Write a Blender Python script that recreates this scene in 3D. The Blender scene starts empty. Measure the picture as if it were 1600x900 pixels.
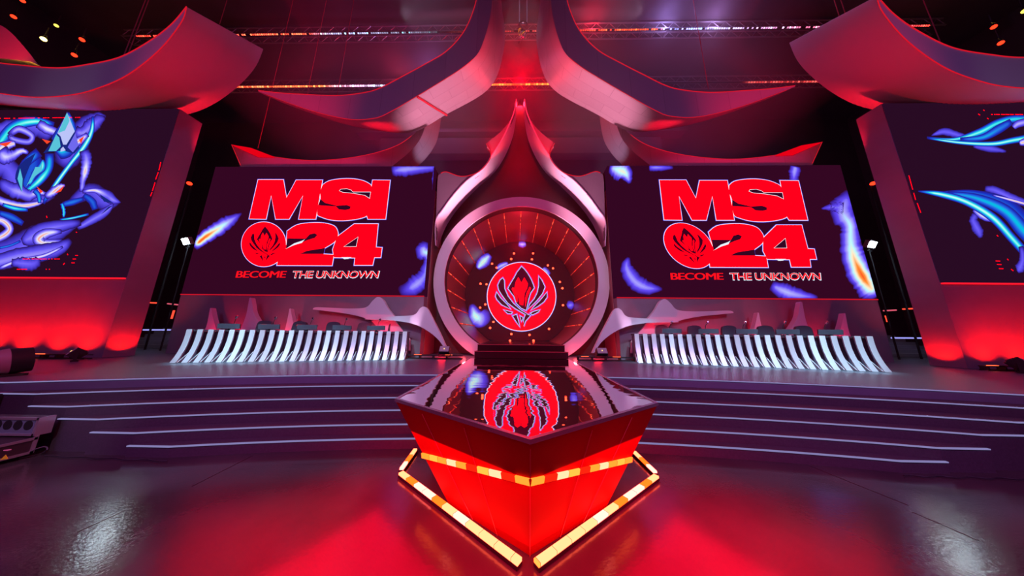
import bpy, math, random
from math import pi, sin, cos, tan, atan2, radians, sqrt
from mathutils import Vector, Matrix
from mathutils.geometry import tessellate_polygon
random.seed(7)
S = bpy.context.scene
COL = S.collection

# ------------------------------------------------------------------ camera
F = 370.0                       # focal length in pixels of the 1600 px wide frame
PITCH, YAW, ROLL = radians(10.57), radians(-1.08), radians(.583)
CAM = Vector((-.14, 0, 1.0))
_f = Vector((sin(YAW)*cos(PITCH), cos(YAW)*cos(PITCH), sin(PITCH)))
_r = Vector((cos(YAW), -sin(YAW), 0)); _u = _r.cross(_f)
R_ = _r*cos(ROLL)+_u*sin(ROLL); U_ = _u*cos(ROLL)-_r*sin(ROLL)
cd = bpy.data.cameras.new('camera'); cam = bpy.data.objects.new('camera', cd); COL.objects.link(cam)
cd.sensor_width = 36; cd.lens = F/1600*36; cd.clip_start = .05; cd.clip_end = 200
m = Matrix((R_, U_, -_f)).transposed().to_4x4(); m.translation = CAM; cam.matrix_world = m
S.camera = cam

# ------------------------------------------------------------------ world, exposure
w = bpy.data.worlds.new('world'); S.world = w; w.use_nodes = True
w.node_tree.nodes['Background'].inputs[0].default_value = (.62, .03, .30, 1)
w.node_tree.nodes['Background'].inputs[1].default_value = .13
S.view_settings.view_transform = 'Standard'; S.view_settings.look = 'None'
S.view_settings.exposure = 0; S.view_settings.gamma = 1; S.view_settings.use_curve_mapping = False
S.cycles.max_bounces = 6; S.cycles.diffuse_bounces = 2; S.cycles.glossy_bounces = 4
S.cycles.use_denoising = True; S.cycles.sample_clamp_indirect = 4; S.cycles.volume_bounces = 0
S.cycles.volume_step_rate = 4

# ------------------------------------------------------------------ lamps of the rig and added fill lamps
def lamp(kind, loc, col, power, target=None, size=.3, angle=60, blend=.6, spread=None, sy=None):
    ld = bpy.data.lights.new('stage_or_fill_lamp', kind); ld.color = col; ld.energy = power
    o = bpy.data.objects.new('stage_or_fill_lamp', ld); COL.objects.link(o); o.location = loc
    if kind == 'SPOT': ld.spot_size = radians(angle); ld.spot_blend = blend; ld.shadow_soft_size = size
    elif kind == 'AREA':
        ld.size = size
        if sy: ld.shape = 'RECTANGLE'; ld.size_y = sy
        if spread: ld.spread = radians(spread)
    else: ld.shadow_soft_size = size
    if target is not None:
        o.rotation_euler = (Vector(target)-Vector(loc)).to_track_quat('-Z', 'Y').to_euler()
    return o
RED = (1, .01, .03); PINK = (1, .28, .42); WHITE = (.48, .82, 1); LAV = (.72, .55, 1)
for s in (-1, 1):
    # cool front-of-house spots on the two desks
    for q in range(5):
        t_ = (q+.5)/5; ax_ = 4.1+6.2*t_; ay_ = 8.75-1.45*t_
        lamp('SPOT', (s*(ax_-.2), ay_-4.8, 8.5), WHITE, 3600+3400*t_, (s*ax_, ay_+.15, .55), .12, 15, .9)
    # pink light on the big curved canopies, from the stage
    lamp('SPOT', (s*1.9, 8.8, .3), (1, .36, .52), 13000, (s*3.0, 9.5, 8.4), .2, 30, .9)
    lamp('SPOT', (s*4.2, 8.9, .3), (.95, .5, .75), 500, (s*3.9, 11, 8.5), .2, 30, .8)
    # red light under the wing sails
    lamp('SPOT', (s*9.3, 2.5, 1.5), (1, .002, .05), 8500, (s*10.3, 7.7, 8.4), .3, 46, .9)
    lamp('SPOT', (s*14.5, 3.2, 3.0), (.7, .75, 1), 160, (s*15.5, 7.2, 10.3), .2, 24, .9)
    lamp('SPOT', (s*9, 2.5, 5.5), (.9, .55, .8), 420, (s*8.2, 9.2, 1.9), .1, 40, .9)  # added pale pink fill that brightens the spike fins
    # purple wash on the wings and stage
    lamp('AREA', (s*9, -4, 10), (.45, .26, 1), 270, (s*9.5, 8, 2), 4)
    # lavender wash over the portal and its fins
    lamp('SPOT', (s*2, -2, 8), (.72, .74, 1), 2000, (s*3.4, 10.4, 2.6), .2, 34, .9)
lamp('SPOT', (0, 8.6, 13.5), RED, 40, (0, 10.8, 6), .02, 100, .8)
lamp('POINT', (0, 8.3, 11.6), (1, 0, .012), 330, size=.05)  # added red point that makes the haze round the canopies glow
lamp('AREA', (0, 11.4, 13.6), RED, 160, (0, 9.0, 0), .6)
lamp('AREA', (0, -1.5, 8.5), (1, .002, .05), 420, (0, 2.5, -1), 6)  # added overhead fill that reddens the front floor
for s in (-1, 1): lamp('AREA', (s*6, -2.5, 6), (.55, .16, .8), 40, (s*4.5, 5, -.6), 2, spread=60)  # added purple fill that lifts the curved steps

# ------------------------------------------------------------------ helpers
def px(x, y, Y):
    d = _f+R_*((x-800)/F)+U_*((450-y)/F)
    return CAM+d*(Y/d.y)
def pz(x, y, z):
    d = _f+R_*((x-800)/F)+U_*((450-y)/F)
    return CAM+d*((z-CAM.z)/d.z)
def proj(p):
    d = Vector(p)-CAM; z = d.dot(_f)
    return 800+F*d.dot(R_)/z, 450-F*d.dot(U_)/z

def tag(o, label=None, cat=None, group=None, kind=None):
    if label: o['label'] = label
    if cat: o['category'] = cat
    if group: o['group'] = group
    if kind: o['kind'] = kind
    return o
def empty(name, loc=(0, 0, 0), rz=0):
    o = bpy.data.objects.new(name, None); COL.objects.link(o); o.location = loc; o.rotation_euler = (0, 0, rz)
    o.empty_display_size = .1
    return o
def mesh(name, vs, fs, mat, parent=None, smooth=False, loc=None):
    me = bpy.data.meshes.new(name); me.from_pydata([tuple(v) for v in vs], [], fs); me.validate()
    if mat: me.materials.append(mat)
    import bmesh
    bm = bmesh.new(); bm.from_mesh(me); bmesh.ops.recalc_face_normals(bm, faces=bm.faces); bm.to_mesh(me); bm.free()
    if smooth:
        for p in me.polygons: p.use_smooth = True
        try: me.set_sharp_from_angle(angle=radians(35))
        except Exception: pass
    o = bpy.data.objects.new(name, me); COL.objects.link(o)
    if parent is not None: o.parent = parent
    if loc is not None: o.location = loc
    return o
class MB:
    def __init__(s): s.v = []; s.f = []
    def add(s, vs, fs):
        n = len(s.v); s.v += [Vector(v) for v in vs]; s.f += [tuple(i+n for i in f) for f in fs]; return s
    def box(s, x0, x1, y0, y1, z0, z1, M=None):
        vs = [Vector((x, y, z)) for x in (x0, x1) for y in (y0, y1) for z in (z0, z1)]
        if M: vs = [M @ v for v in vs]
        return s.add(vs, [(0, 1, 3, 2), (4, 6, 7, 5), (0, 4, 5, 1), (2, 3, 7, 6), (0, 2, 6, 4), (1, 5, 7, 3)])
    def cyl(s, p0, p1, r0, r1=None, n=12, cap=True):
        p0 = Vector(p0); p1 = Vector(p1); r1 = r0 if r1 is None else r1
        d = (p1-p0).normalized(); a = d.orthogonal().normalized(); b = d.cross(a)
        vs = []
        for p, r in ((p0, r0), (p1, r1)):
            vs += [p+(a*cos(2*pi*i/n)+b*sin(2*pi*i/n))*r for i in range(n)]
        fs = [(i, (i+1) % n, n+(i+1) % n, n+i) for i in range(n)]
        if cap: fs += [tuple(range(n))[::-1], tuple(range(n, 2*n))]
        return s.add(vs, fs)
    def tube(s, pts, r, n=6):
        pts = [Vector(p) for p in pts]; rings = []; prev = None
        for i, p in enumerate(pts):
            d = (pts[min(i+1, len(pts)-1)]-pts[max(i-1, 0)]).normalized()
            a = (d.orthogonal() if prev is None else (prev-d*prev.dot(d))).normalized(); prev = a
            b = d.cross(a); rr = r[i] if isinstance(r, (list, tuple)) else r
            rings.append([p+(a*cos(2*pi*k/n)+b*sin(2*pi*k/n))*rr for k in range(n)])
        vs = [v for g in rings for v in g]
        fs = [(i*n+k, i*n+(k+1) % n, (i+1)*n+(k+1) % n, (i+1)*n+k) for i in range(len(pts)-1) for k in range(n)]
        fs += [tuple(range(n))[::-1], tuple((len(pts)-1)*n+k for k in range(n))]
        return s.add(vs, fs)
    def lathe(s, prof, n=20, M=None):
        vs = []
        for r, z in prof: vs += [Vector((r*cos(2*pi*i/n), r*sin(2*pi*i/n), z)) for i in range(n)]
        if M: vs = [M @ v for v in vs]
        fs = [(j*n+i, j*n+(i+1) % n, (j+1)*n+(i+1) % n, (j+1)*n+i) for j in range(len(prof)-1) for i in range(n)]
        fs += [tuple(range(n))[::-1], tuple((len(prof)-1)*n+k for k in range(n))]
        return s.add(vs, fs)
    def prism(s, poly, dvec):
        """poly: 3-D outline, extruded along dvec"""
        poly = [Vector(p) for p in poly]; n = len(poly); dv = Vector(dvec)
        tri = tessellate_polygon([poly])
        vs = poly+[p+dv for p in poly]
        fs = [tuple(t) for t in tri]+[tuple(i+n for i in t)[::-1] for t in tri]
        fs += [(i, (i+1) % n, n+(i+1) % n, n+i) for i in range(n)]
        return s.add(vs, fs)
    def build(s, name, mat, parent=None, smooth=False, loc=None):
        return mesh(name, s.v, s.f, mat, parent, smooth, loc)

def crom(pts, n=6):
    """Catmull-Rom through tuples of any size"""
    P = [pts[0]]+list(pts)+[pts[-1]]; out = []
    for i in range(1, len(P)-2):
        a, b, c, d = P[i-1:i+3]
        for k in range(n):
            t = k/n
            out.append(tuple(.5*(2*b[j]+(c[j]-a[j])*t+(2*a[j]-5*b[j]+4*c[j]-d[j])*t*t+(-a[j]+3*b[j]-3*c[j]+d[j])*t**3) for j in range(len(b))))
    out.append(tuple(pts[-1])); return out
def resample(pts, n):
    pts = [Vector(p) for p in pts]; L = [0]
    for a, b in zip(pts, pts[1:]): L.append(L[-1]+(b-a).length)
    out = []; j = 0
    for i in range(n):
        t = L[-1]*i/(n-1)
        while j < len(pts)-2 and L[j+1] < t: j += 1
        seg = L[j+1]-L[j]; out.append(pts[j].lerp(pts[j+1], min(1, max(0, (t-L[j])/seg if seg else 0))))
    return out
def flip(p, s):  # s=+1 mirrors the left-hand shape to the right
    return Vector((-p[0] if s > 0 else p[0], p[1], p[2]))

# ------------------------------------------------------------------ materials
MATS = {}
def mat(name, col, rough=.5, metal=0, spec=.5, noise=None, bump=None, coat=0):
    if name in MATS: return MATS[name]
    m = bpy.data.materials.new(name); m.use_nodes = True; nt = m.node_tree; b = nt.nodes['Principled BSDF']
    b.inputs['Base Color'].default_value = (*col, 1); b.inputs['Roughness'].default_value = rough
    b.inputs['Metallic'].default_value = metal; b.inputs['Specular IOR Level'].default_value = spec
    b.inputs['Coat Weight'].default_value = coat
    tc = nt.nodes.new('ShaderNodeTexCoord')
    if noise:
        sc, amt = noise
        n = nt.nodes.new('ShaderNodeTexNoise'); n.inputs['Scale'].default_value = sc; n.inputs['Detail'].default_value = 4
        nt.links.new(tc.outputs['Object'], n.inputs['Vector'])
        mx = nt.nodes.new('ShaderNodeMix'); mx.data_type = 'RGBA'
        mx.inputs[6].default_value = (*[c*(1-amt) for c in col], 1); mx.inputs[7].default_value = (*[min(1, c*(1+amt)) for c in col], 1)
        nt.links.new(n.outputs['Fac'], mx.inputs[0]); nt.links.new(mx.outputs[2], b.inputs['Base Color'])
    if bump:
        sc, st = bump
        n2 = nt.nodes.new('ShaderNodeTexNoise'); n2.inputs['Scale'].default_value = sc
        nt.links.new(tc.outputs['Object'], n2.inputs['Vector'])
        bp = nt.nodes.new('ShaderNodeBump'); bp.inputs['Strength'].default_value = st; bp.inputs['Distance'].default_value = .02
        nt.links.new(n2.outputs['Fac'], bp.inputs['Height']); nt.links.new(bp.outputs[0], b.inputs['Normal'])
    MATS[name] = m; return m
def emis(name, col, st=1):
    if name in MATS: return MATS[name]
    m = bpy.data.materials.new(name); m.use_nodes = True; nt = m.node_tree; nt.nodes.clear()
    e = nt.nodes.new('ShaderNodeEmission'); o = nt.nodes.new('ShaderNodeOutputMaterial')
    e.inputs[0].default_value = (*col, 1); e.inputs[1].default_value = st; nt.links.new(e.outputs[0], o.inputs[0])
    MATS[name] = m; return m
def ramp_emis(name, stops, st=1, base=None):
    """LED picture material: colour from the mesh attribute 't'"""
    m = bpy.data.materials.new(name); m.use_nodes = True; nt = m.node_tree; nt.nodes.clear()
    a = nt.nodes.new('ShaderNodeAttribute'); a.attribute_name = 't'
    r = nt.nodes.new('ShaderNodeValToRGB'); els = r.color_ramp.elements
    while len(els) < len(stops): els.new(.5)
    for e, (p, c) in zip(els, stops): e.position = p; e.color = (*c, 1)
    e = nt.nodes.new('ShaderNodeEmission'); e.inputs[1].default_value = st; o = nt.nodes.new('ShaderNodeOutputMaterial')
    nt.links.new(a.outputs['Fac'], r.inputs[0]); nt.links.new(r.outputs[0], e.inputs[0]); nt.links.new(e.outputs[0], o.inputs[0])
    MATS[name] = m; return m
def pixel_strip(name, n, stops, st, axis=0, gap=.12, wide=None):
    """LED batten: cells along the strip's own x axis, each with its own level"""
    m = bpy.data.materials.new(name); m.use_nodes = True; nt = m.node_tree; nt.nodes.clear(); L = nt.links.new
    tc = nt.nodes.new('ShaderNodeTexCoord'); sp = nt.nodes.new('ShaderNodeSeparateXYZ'); L(tc.outputs['Object'], sp.inputs[0])
    def M(op, a, b=None):
        q = nt.nodes.new('ShaderNodeMath'); q.operation = op
        for i, v in enumerate((a, b)):
            if v is None: continue
            if isinstance(v, (int, float)): q.inputs[i].default_value = v
            else: L(v, q.inputs[i])
        return q.outputs[0]
    u = M('MULTIPLY', sp.outputs[axis], n); c = M('FLOOR', u); fr = M('FRACT', u)
    wn = nt.nodes.new('ShaderNodeTexWhiteNoise'); wn.noise_dimensions = '1D'; L(c, wn.inputs['W'])
    r = nt.nodes.new('ShaderNodeValToRGB'); r.color_ramp.interpolation = 'CONSTANT'; els = r.color_ramp.elements
    while len(els) < len(stops): els.new(.5)
    for e, (p, cc) in zip(els, stops): e.position = p; e.color = (*cc, 1)
    L(wn.outputs['Value'], r.inputs[0])
    on = M('GREATER_THAN', fr, gap)
    if wide:   # drifting colour along a long batten
        tr = nt.nodes.new('ShaderNodeValToRGB'); els = tr.color_ramp.elements
        while len(els) < len(wide): els.new(.5)
        for e, (p, cc) in zip(els, wide): e.position = p; e.color = (*cc, 1)
        mr = nt.nodes.new('ShaderNodeMapRange'); mr.inputs[1].default_value = -25; mr.inputs[2].default_value = 25
        L(sp.outputs[axis], mr.inputs[0]); L(mr.outputs[0], tr.inputs[0])
        mul = nt.nodes.new('ShaderNodeMix'); mul.data_type = 'RGBA'; mul.blend_type = 'MULTIPLY'; mul.inputs[0].default_value = 1
        L(r.outputs[0], mul.inputs[6]); L(tr.outputs[0], mul.inputs[7]); colr = mul.outputs[2]
    else: colr = r.outputs[0]
    e = nt.nodes.new('ShaderNodeEmission'); L(colr, e.inputs[0]); L(M('MULTIPLY', on, st), e.inputs[1])
    o = nt.nodes.new('ShaderNodeOutputMaterial'); L(e.outputs[0], o.inputs[0]); MATS[name] = m; return m

DARK = mat('black_paint', (.035, .03, .04), .45, noise=(3, .2))
BLACK = mat('matte_black', (.012, .012, .014), .6)
SETW = mat('grey_set_panel', (.17, .15, .18), .5, noise=(1.5, .08))
WALL = mat('dark_set_wall', (.16, .14, .18), .5, noise=(2, .15))
WING = mat('wing_panel', (.24, .20, .27), .5, noise=(2, .12))
FIN = mat('painted_fin', (.66, .66, .74), .42)
RIB = mat('portal_ribbon', (.62, .55, .62), .4)
METAL = mat('truss_metal', (.35, .34, .36), .35, .7)
CHROME = mat('chrome', (.85, .85, .88), .15, 1)
STEP = mat('stair_carpet', (.07, .06, .08), .55, noise=(30, .3), bump=(80, .2))
RIM = mat('brushed_rim', (.55, .5, .55), .25, .8)
NOSE = emis('step_edge_light', (.27, .24, .52), .85)
SLAT = mat('desk_slat', (.80, .84, .90), .28, .35)
DESKD = mat('desk_body', (.07, .05, .09), .4)
GLASSY = mat('podium_mirror', (.012, .006, .01), .03, 0, .5, coat=1)
GEM = mat('podium_body', (.28, .001, .003), .6, spec=.1, noise=(1, .1))
ALU = mat('case_aluminium', (.75, .68, .74), .3, .8)
CASEP = mat('case_laminate', (.05, .03, .04), .35)
FOAM = mat('case_foam', (.12, .14, .2), .9)
YEL = mat('warning_yellow', (.85, .55, .02), .5)
SEATM = mat('chair_vinyl', (.07, .08, .11), .3)
TUNNEL = mat('tunnel_lining', (.20, .05, .06), .35)
E_RED = emis('red_led_line', (.85, .01, .03), .75)
E_REDS = emis('red_picture', (1, .0, .005), 2.3)
E_BULB = emis('red_bulb', (1, .05, .02), 7)
E_SPOT = emis('spot_lens', (1, .028, .008), 3.5)
E_WHITE = emis('white_lens', (.8, .95, 1), 60)
E_YEL = emis('yellow_lens', (1, .75, .12), 18)
E_VIOLET = emis('violet_line', (.35, .35, 1), 1.1)
SCR = emis('screen_black', (.034, .0022, .016), 1)
SCRW = emis('wing_screen_black', (.022, .0035, .017), 1)
E_WHI = emis('picture_white', (.75, .85, 1), 1.1)
E_BLU = emis('picture_blue', (.12, .08, .95), .9)
E_DKR = emis('picture_dark', (.05, .0, .012), 1)
FLAME = ramp_emis('picture_flame', [(0, (.034, .0022, .016)), (.12, (.05, .02, .42)), (.34, (.13, .07, .95)), (.52, (.42, .38, 1)),
                  (.66, (.5, .95, 1)), (.78, (1, .85, .6)), (.9, (1, .32, .05)), (1, (1, .06, .01))])
ICE = ramp_emis('picture_ice', [(0, (.02, .01, .20)), (.2, (.01, .03, .55)), (.45, (.02, .16, .8)), (.65, (.0, .55, .8)), (.82, (.10, .9, .85)), (1, (.65, 1, .95))])
LAVP = ramp_emis('picture_lavender', [(0, (.022, .0035, .017)), (.15, (.05, .03, .5)), (.4, (.14, .1, .95)), (.65, (.42, .36, 1)), (.85, (.8, .8, 1)), (1, (1, .35, .2))])
GEMLED = pixel_strip('podium_led', 6.0, [(0, (1.2, .02, .005)), (.22, (2.5, .22, .02)), (.4, (5, .42, .04)), (.62, (6, .60, .07)), (.84, (7, .85, .45))], 1, gap=.03)
GEMLED2 = pixel_strip('floor_led', 5.0, [(0, (6, .30, .02)), (.22, (8, .60, .10)), (.45, (9, .85, .35)), (.7, (10, 1.0, .8))], 1, gap=.02)
_R = (1, .05, .03); _O = (0, 0, 0)
WIDE = [(0, _R), (.23, (1, .10, .05)), (.26, (.5, .5, .9)), (.33, (.25, .25, .4)), (.40, (.01, 0, 0)), (.52, (.3, .02, .02)), (.56, _R), (.67, (1, .10, .02)), (.685, (.35, .4, 1)), (.76, (.6, .5, 1)), (.85, (1, .2, .4)), (1, _R)]
TRUSSLED = pixel_strip('truss_led', 7, [(0, (.0, .0, .0)), (.16, (.5, .5, .5)), (.5, (1, 1, 1)), (.8, (1, 2, 1.6))], 3.2, gap=.3, wide=WIDE)
WIDE2 = [(0, _R), (.2, (1, .15, .04)), (.245, (.9, .4, .7)), (.285, (.8, .6, 1)), (.30, _O), (.43, _O), (.44, (1, .13, .02)), (.55, (1, .13, .02)), (.56, _O), (.83, _O), (.84, (.3, .02, .02)), (1, (.3, .02, .02))]
TRUSSLED2 = pixel_strip('rear_truss_led', 5, [(0, (.3, .3, .3)), (.2, (.8, .8, .8)), (.6, (1, 1.8, 1.6))], 4.0, gap=.2, wide=WIDE2)
RAYLED = pixel_strip('portal_ray_led', 7, [(0, (.25, .01, .01)), (.5, (.6, .02, .015)), (.8, (1, .10, .05))], 2.2, axis=1, gap=.25)

# floor: polished dark concrete
def floor_mat():
    m = bpy.data.materials.new('polished_concrete'); m.use_nodes = True; nt = m.node_tree; b = nt.nodes['Principled BSDF']; L = nt.links.new
    tc = nt.nodes.new('ShaderNodeTexCoord'); n = nt.nodes.new('ShaderNodeTexNoise'); n.inputs['Scale'].default_value = .9; n.inputs['Detail'].default_value = 8
    L(tc.outputs['Object'], n.inputs['Vector'])
    r = nt.nodes.new('ShaderNodeValToRGB'); r.color_ramp.elements[0].position = .3; r.color_ramp.elements[1].position = .75
    r.color_ramp.elements[0].color = (.035, .032, .034, 1); r.color_ramp.elements[1].color = (.075, .068, .068, 1)
    L(n.outputs['Fac'], r.inputs[0]); L(r.outputs[0], b.inputs['Base Color'])
    r2 = nt.nodes.new('ShaderNodeMapRange'); r2.inputs[3].default_value = .13; r2.inputs[4].default_value = .23
    L(n.outputs['Fac'], r2.inputs[0]); L(r2.outputs[0], b.inputs['Roughness'])
    n3 = nt.nodes.new('ShaderNodeTexNoise'); n3.inputs['Scale'].default_value = 25; L(tc.outputs['Object'], n3.inputs['Vector'])
    bp = nt.nodes.new('ShaderNodeBump'); bp.inputs['Strength'].default_value = .06; bp.inputs['Distance'].default_value = .02
    L(n3.outputs['Fac'], bp.inputs['Height']); L(bp.outputs[0], b.inputs['Normal'])
    return m
CONC = floor_mat()
DECK = mat('stage_deck_vinyl', (.16, .20, .25), .33, noise=(4, .12), bump=(60, .05))

# ------------------------------------------------------------------ setting
tag(MB().box(-30, 30, -9, 4.6, -1.2, -1).build('floor', CONC), kind='structure')
tag(MB().box(-30, 30, 19, 19.4, -1, 21).build('wall_back', mat('hall_wall', (.035, .02, .03), .8, noise=(.6, .35))), kind='structure')
tag(MB().box(-30, 30, -9, 19.4, 20.5, 20.9).build('ceiling', mat('hall_ceiling', (.05, .035, .05), .9, noise=(.5, .4))), kind='structure')
for s, nm in ((-1, 'wall_left'), (1, 'wall_right')):
    tag(MB().box(s*30, s*30.4, -9, 19.4, -1, 20.9).build(nm, mat('hall_wall', (.035, .02, .03), .8)), kind='structure')
# saw-cut joints in the concrete
jm = mat('joint_filler', (.02, .018, .02), .7)
for i, (a, b) in enumerate((((395, 712), (300, 760)), ((190, 800), (120, 832)), ((1265, 728), (1420, 790)), ((1425, 800), (1530, 845)))):
    p, q = pz(*a, -1), pz(*b, -1)
    d = (q-p).normalized(); n = Vector((-d.y, d.x, 0))*.007
    MBj = MB().add([p+n, q+n, q-n, p-n, p+n+Vector((0, 0, .002)), q+n+Vector((0, 0, .002)), q-n+Vector((0, 0, .002)), p-n+Vector((0, 0, .002))],
                   [(0, 1, 2, 3), (4, 5, 6, 7), (0, 1, 5, 4), (1, 2, 6, 5), (2, 3, 7, 6), (3, 0, 4, 7)])
    tag(MBj.build('trim_%d' % (i+1), jm), kind='structure')

hz = bpy.data.materials.new('stage_haze'); hz.use_nodes = True; nt = hz.node_tree; nt.nodes.clear()
vs_ = nt.nodes.new('ShaderNodeVolumeScatter'); vs_.inputs['Color'].default_value = (1, .9, .95, 1); vs_.inputs['Density'].default_value = .023; vs_.inputs['Anisotropy'].default_value = .1
vo_ = nt.nodes.new('ShaderNodeOutputMaterial'); nt.links.new(vs_.outputs[0], vo_.inputs['Volume'])
tag(MB().box(-16, 16, 10.9, 18.9, .3, 20.4).build('stage_haze', hz), 'thin red-lit haze hanging in the air behind and above the portal', 'haze', kind='stuff')
tag(MB().box(-11, 11, 6.8, 10.85, 9.2, 20.4).build('stage_haze', hz), 'thin haze glowing red round the hanging canopies and hoist', 'haze', kind='stuff')

# ------------------------------------------------------------------ stage with five curved steps
stage = tag(empty('stage', (0, 12, 0)), 'wide dark grey stage with five shallow curved steps along its front', 'stage')
CY = -27
TIERS = [(32.87, 9.55, 24, 0), (32.56, 8.73, 9.40, -1/6), (32.24, 7.88, 8.55, -2/6), (32.0, 7.15, 7.82, -3/6), (31.75, 6.33, 7.06, -4/6), (31.57, 5.62, 6.31, -5/6)]
def arc_pts(R, kx, n=48): return [(x, CY+sqrt(R*R-x*x)) for x in [kx*(-1+2*i/n) for i in range(n+1)]]
for i, (R, kx, ex, z) in enumerate(TIERS):
    a = arc_pts(R, kx); yk = a[0][1]; back = 17 if i == 0 else 7.5
    outline = [(-ex, yk)]+a+[(ex, yk)]
    poly = [Vector((x, y, z)) for x, y in outline+[(ex, back), (-ex, back)]]
    zb = -1/6+.002 if i == 0 else -1
    st = MB().prism(poly, (0, 0, -1/6-.001 if i == 0 else zb-z)).build('deck' if i == 0 else 'step', DECK if i == 0 else STEP, None)
    st.parent = stage; st.matrix_parent_inverse = Matrix.Translation((0, -12, 0))
    nb = MB(); o2 = [Vector((x, y-.006, z-.008)) for x, y in outline]
    vs = []
    for p in o2: vs += [p+Vector((0, -.010, -.008)), p+Vector((0, -.010, .009)), p+Vector((0, .02, .009)), p+Vector((0, .02, -.008))]
    fs = [(4*k+j, 4*k+(j+1) % 4, 4*k+4+(j+1) % 4, 4*k+4+j) for k in range(len(o2)-1) for j in range(4)]
    fs += [(0, 1, 2, 3), tuple(4*(len(o2)-1)+j for j in range(4))]
    no = nb.add(vs, fs).build('nosing', NOSE, None)
    if i == 0: no.parent = stage; no.matrix_parent_inverse = Matrix.Translation((0, -12, 0))
    else: no.parent = st
# skirt under the deck beyond the steps
sk = MB()
for s in (-1, 1): sk.box(min(s*9.3, s*24), max(s*9.3, s*24), 4.30, 4.36, -1, -.17)
sk.box(-9.5, 9.5, 7.3, 7.4, -1, -.17)
sko = sk.build('skirt', BLACK); sko.parent = stage; sko.matrix_parent_inverse = Matrix.Translation((0, -12, 0))

# ------------------------------------------------------------------ mirrored catwalk with gem-shaped front
cat = tag(empty('gem_catwalk', (0, 3.5, -1)), 'glossy black mirror-topped catwalk ending in a red faceted gem point', 'catwalk')
W = 1.93; ys = 3.72; yt = 2.43; yb = 9.3
top = [(-W, yb), (-W, ys), (0, yt), (W, ys), (W, yb)]
def child(o, par):
    o.parent = par; o.matrix_parent_inverse = par.matrix_basis.inverted() if par.parent is None else Matrix(); return o
def loose(mb, name, m_, par, smooth=False):
    o = mb.build(name, m_, None, smooth); o.parent = par
    p = par; M = Matrix()
    M = par.matrix_basis.copy()
    if par.parent is not None: M = par.parent.matrix_basis @ par.matrix_parent_inverse @ M
    o.matrix_parent_inverse = M.inverted(); return o
ins = lambda s_: [(-W+s_, yb), (-W+s_, ys+s_*.3), (0, yt+s_*1.2), (W-s_, ys+s_*.3), (W-s_, yb)]
# mirror panels with slight steps between tiles: individual tiles tilt a hair so the reflection breaks as in the photo
tm = MB(); rows = [(yb, 8.4), (8.4, 7.5), (7.5, 6.6), (6.6, 5.7), (5.7, 4.8), (4.8, 3.95)]
mirror = bpy.data.materials.new('podium_mirror_tiles'); mirror.use_nodes = True
nt = mirror.node_tree; b = nt.nodes['Principled BSDF']; b.inputs['Base Color'].default_value = (.82, .72, .76, 1); b.inputs['Roughness'].default_value = .02
b.inputs['Metallic'].default_value = 1
tc = nt.nodes.new('ShaderNodeTexCoord'); mp = nt.nodes.new('ShaderNodeMapping'); mp.inputs['Scale'].default_value = (1.0, 3.0, 1)
n = nt.nodes.new('ShaderNodeTexNoise'); n.inputs['Scale'].default_value = 1.5; n.inputs['Detail'].default_value = 1.5
bp = nt.nodes.new('ShaderNodeBump'); bp.inputs['Strength'].default_value = .07; bp.inputs['Distance'].default_value = .03
nt.links.new(tc.outputs['Object'], mp.inputs[0]); nt.links.new(mp.outputs[0], n.inputs['Vector']); nt.links.new(n.outputs['Fac'], bp.inputs['Height']); nt.links.new(bp.outputs[0], b.inputs['Normal'])
loose(MB().prism([Vector((x, y, .012)) for x, y in ins(.05)], (0, 0, -.036)), 'mirror_top', mirror, cat)
rim = MB(); o_, i_ = top, ins(.05); vs = []
for (a, b_) in zip(o_, i_): vs += [(a[0], a[1], -.025), (a[0], a[1], .018), (b_[0], b_[1], .018), (b_[0], b_[1], -.025)]
rim.add(vs, [(4*k+j, 4*k+(j+1) % 4, 4*k+4+(j+1) % 4, 4*k+4+j) for k in range(4) for j in range(4)]+[(0, 1, 2, 3), (16, 17, 18, 19)])
loose(rim, 'rim', RIM, cat)
# body: upper outline tapers inwards down to the floor
k = .53; topb = [(-W+.02, 6.2), (-W+.02, ys), (0, yt+.02), (W-.02, ys), (W-.02, 6.2)]
botb = [(-.92, 6.2), (-.92, ys-.52), (0, yt+.14), (.92, ys-.52), (.92, 6.2)]
vs = [(x, y, -.026) for x, y in topb]+[(x, y, -1) for x, y in botb]
body = MB().add(vs, [(0, 1, 2, 3, 4), (5, 6, 7, 8, 9)]+[(i, (i+1) % 5, 5+(i+1) % 5, 5+i) for i in range(5)])
loose(body, 'gem_body', GEM, cat)
seam = MB()
def lerp2(a, b_, t): return (a[0]+(b_[0]-a[0])*t, a[1]+(b_[1]-a[1])*t)
for s_ in (-1, 1):
    for t in (.38, .72):
        p0 = lerp2((0, yt+.02), (s_*(W-.02), ys), t); p1 = lerp2((0, yt+.14), (s_*.92, ys-.52), t*.9)
        seam.tube([Vector((p0[0], p0[1]-.004, -.075)), Vector((p1[0], p1[1]-.004, -1))], .004, 4)
seam.tube([(0, yt+.012, -.07), (0, yt+.13, -1)], .005, 4)
loose(seam, 'panel_seam', mat('panel_seam', (.45, .06, .06), .4), cat)
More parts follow.
